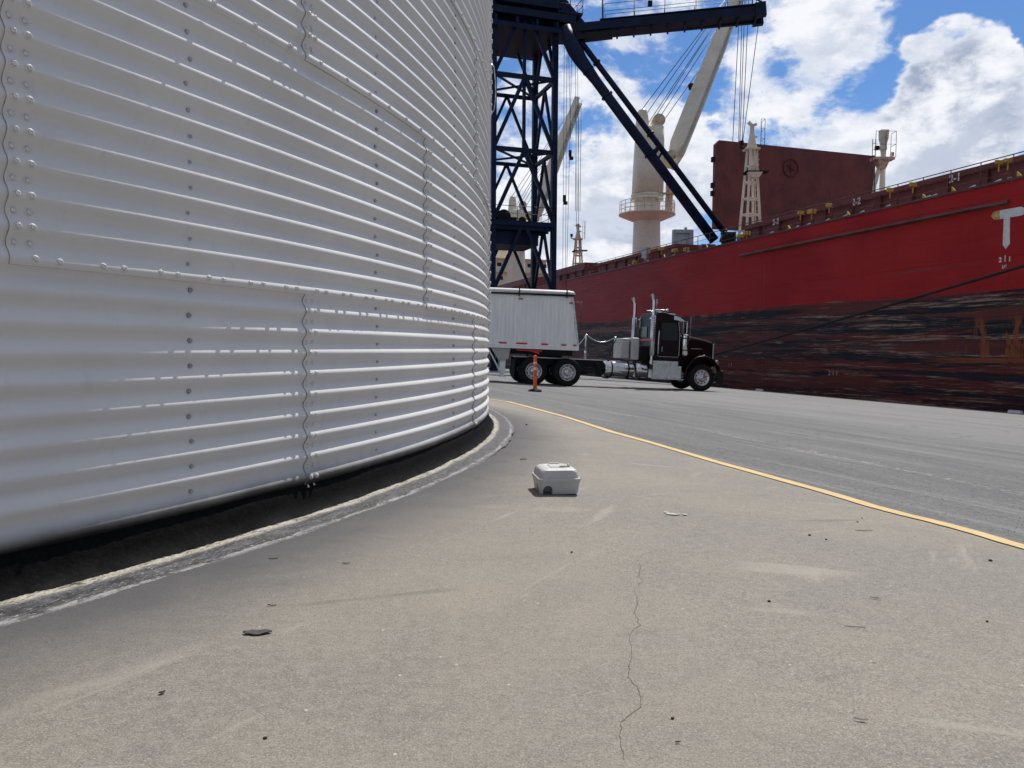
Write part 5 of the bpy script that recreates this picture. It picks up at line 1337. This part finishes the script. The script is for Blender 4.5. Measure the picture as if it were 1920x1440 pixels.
for k in range(30):
    Sx = rn2.uniform(45, 110); mb.box(H_(Sx, rn2.uniform(HP+1.5, CP-1), DKZ+.4), (rn2.uniform(.3, 1.2), rn2.uniform(.3, 1.2), rn2.uniform(.7, 1.3)))
for z_ in (.5, .8, 1.15): mb.tube(H_(4, CP-1.2, DKZ+z_), H_(120, CP-1.2, DKZ+z_), .07, n=6)
mb.build('deck_piping', DRED, ship)
# hull markings
def on_hull(px, py): return ptP(px, py, HP-.012)-SO
MH = Matrix((-SH, Vector((0, 0, 1)), -NH)).transposed().to_4x4()
def htext(body, px, py, size, P, mt=WHT, name='hull_number', par=ship, sx=1.0, bold=.0, off=0):
    M = MH.copy(); M.translation = ptP(px, py, P)-SO
    return text_mesh(body, size, mt, name, par, M @ Matrix.Diagonal((sx, 1, 1, 1)), .003, bold)
def poly_on_hull(pts, mt, name, off=0.0):
    v = [ptP(a, b_, HP-.015-off)-SO for a, b_ in pts]; n = len(v)
    mb = MB(); mb.loft([v, [q+NH*.012 for q in v]]); return mb.build(name, mt, ship)
poly_on_hull([(1874.5, 394.5), (1914, 387.5), (1919, 389), (1926, 398), (1915, 404), (1893.5, 407.5), (1893, 457), (1885.5, 467), (1880, 459), (1882, 409.5), (1874.5, 411)], WHT, 'hull_marking')
poly_on_hull([(1857.5, 405), (1864, 396.8), (1874.2, 394.6), (1874.2, 411), (1864, 412)], MYEL, 'hull_marking')
htext('2', 1875.5, 487.5, .27, HP-.012, bold=.01); htext('|', 1884.6, 484, .26, HP-.012, bold=.012); htext('1', 1893, 486, .27, HP-.012, bold=.01)
htext('1/6', 1883, 500.5, .19, HP-.012, bold=.008)
htext('2|2', 1230.5, 565.5, .42, HP-.012, bold=.015); htext('1/6', 1230.5, 573.5, .27, HP-.012, bold=.012)
for px_, py_, s_ in ((1454.5, 416, '2-3'), (1605.5, 378.5, '2-2'), (1790.5, 334, '2-1')): htext(s_, px_, py_, .56, CP-.32, bold=.018, name='hatch_number')
htext('1 1', 1369, 684, .34, HP-.012, FLOAT); htext('2 1 1', 1562, 700, .36, HP-.012, FLOAT)
htext('|-=-|', 1892, 338.5, .14, HP-.012, FLOAT)
# accommodation block and funnel at the stern
e = empty('superstructure', H_(150, HP+BEAM/2, DKZ)); e.parent = ship
def blk(S0, S1, P0, P1, z0_, z1_, mt, name):
    a = [FR(S-150, P-(HP+BEAM/2), z) for S, P, z in ((S0, P0, z0_), (S1, P0, z0_), (S1, P1, z0_), (S0, P1, z0_))]
    mb = MB(); mb.loft([a, [v+Vector((0, 0, z1_-z0_)) for v in a]]); return mb.build(name, mt, e)
for k in range(4): 
    blk(146+k, 164, HP+4+k*.8, HP+BEAM-4-k*.8, 2.8*k+.02, 2.8*k+2.6, CREAM, 'deckhouse'); blk(145+k, 165, HP+3.5+k*.8, HP+BEAM-3.5-k*.8, 2.8*k+2.6, 2.8*k+2.8, CREAMR, 'deck_slab')
    for jn in range(7):
        P0 = HP+6+jn*3.2; mb = MB(); c = FR(146+k-150-.03, P0-(HP+BEAM/2), 2.8*k+1.6); mb.box(c, (.9, .08, .7), Matrix.Rotation(math.atan2(NH.y, NH.x), 3, 'Z')); mb.build('window', GLASS, e)
blk(158, 163, HP+12, HP+20, 11.3, 17, CREAM, 'funnel')
# crane pedestal housing next to crane two
# ------------------------------------------------------------------ far pale gantry behind the ship
gp = ptD(1279, 462, 190.0); gk = 190/FPX
gan = empty('portal_gantry', Vector((gp.x, gp.y, -4.2)), label='pale grey steel portal frame far behind the ship deck', cat='gantry')
zt3 = ptD(1279, 431, 190).z+4.2
mb = MB()
mb.beam((-16*gk, 0, 0), (-14*gk, 0, zt3), 1.0, 1.0); mb.beam((18*gk, 0, 0), (15.5*gk, 0, zt3), 1.0, 1.0); mb.build('frame_leg', PALEG, gan)
mb = MB(); mb.b2((-15*gk, -.7, zt3-.9), (16.5*gk, .7, zt3)); mb.beam((-15*gk, 0, zt3-3.4), (16*gk, 0, zt3-3.4), .8, .9); mb.build('frame_beam', PALEG, gan)
mb = MB(); mb.b2((-13*gk, -.3, zt3-3.3), (14*gk, .3, zt3-1.0)); mb.b2((-14*gk, -.3, 0), (15*gk, .3, zt3-4)); mb.build('frame_panel', PALEG, gan)
mb = MB(); mb.b2((4*gk, -.4, zt3), (8*gk, .4, zt3+.6)); mb.build('top_box', PALEG, gan)

# ------------------------------------------------------------------ mooring rope and bollards
bp = ptP(1196, 724, 25.9); bp.z = gz(25.9)
boll = empty('mooring_bollard', bp, label='black iron bollard at the quay edge behind the truck holding the rope', cat='bollard')
MB().lathe([(.30, 0), (.30, .05), (.17, .09), (.15, .40), (.24, .47), (.25, .55), (.15, .60), (.0, .61)], n=20).build('bollard_body', BLKP, boll)
RB = ptP(1920, 483, 27.3); R0 = bp+Vector((0, 0, .42)); dR = RB-R0
pts = []
endk = (28.4-R0.dot(NH))/(dR.dot(NH))
for k in range(41):
    f = endk*k/40; p = R0+dR*f; p.z -= .32*4*(f/endk)*(1-f/endk)*1.0; pts.append(p)
MB().path(pts, .058, 8).build('mooring_rope', ROPE, label='thick black mooring rope rising from the quay to the ship bow', cat='rope')
for px_, sc_ in ((1424, 1), (1905, 1)):
    pp = ptP(px_, 740, 26.1); pp.z = gz(26.1)+.02
    o = MB().loft([rrect(.20, .55, .05, .0, 3), rrect(.16, .50, .05, .10, 3)]).build('quay_cleat', WHT, label='small pale cleat on the quay edge, %s' % ('just right of the truck' if px_ < 1500 else 'near the right edge of the photo'), cat='cleat', group='cleats on the quay edge')
    o.location = pp; o.rotation_euler = (0, 0, math.atan2(NH.y, NH.x))
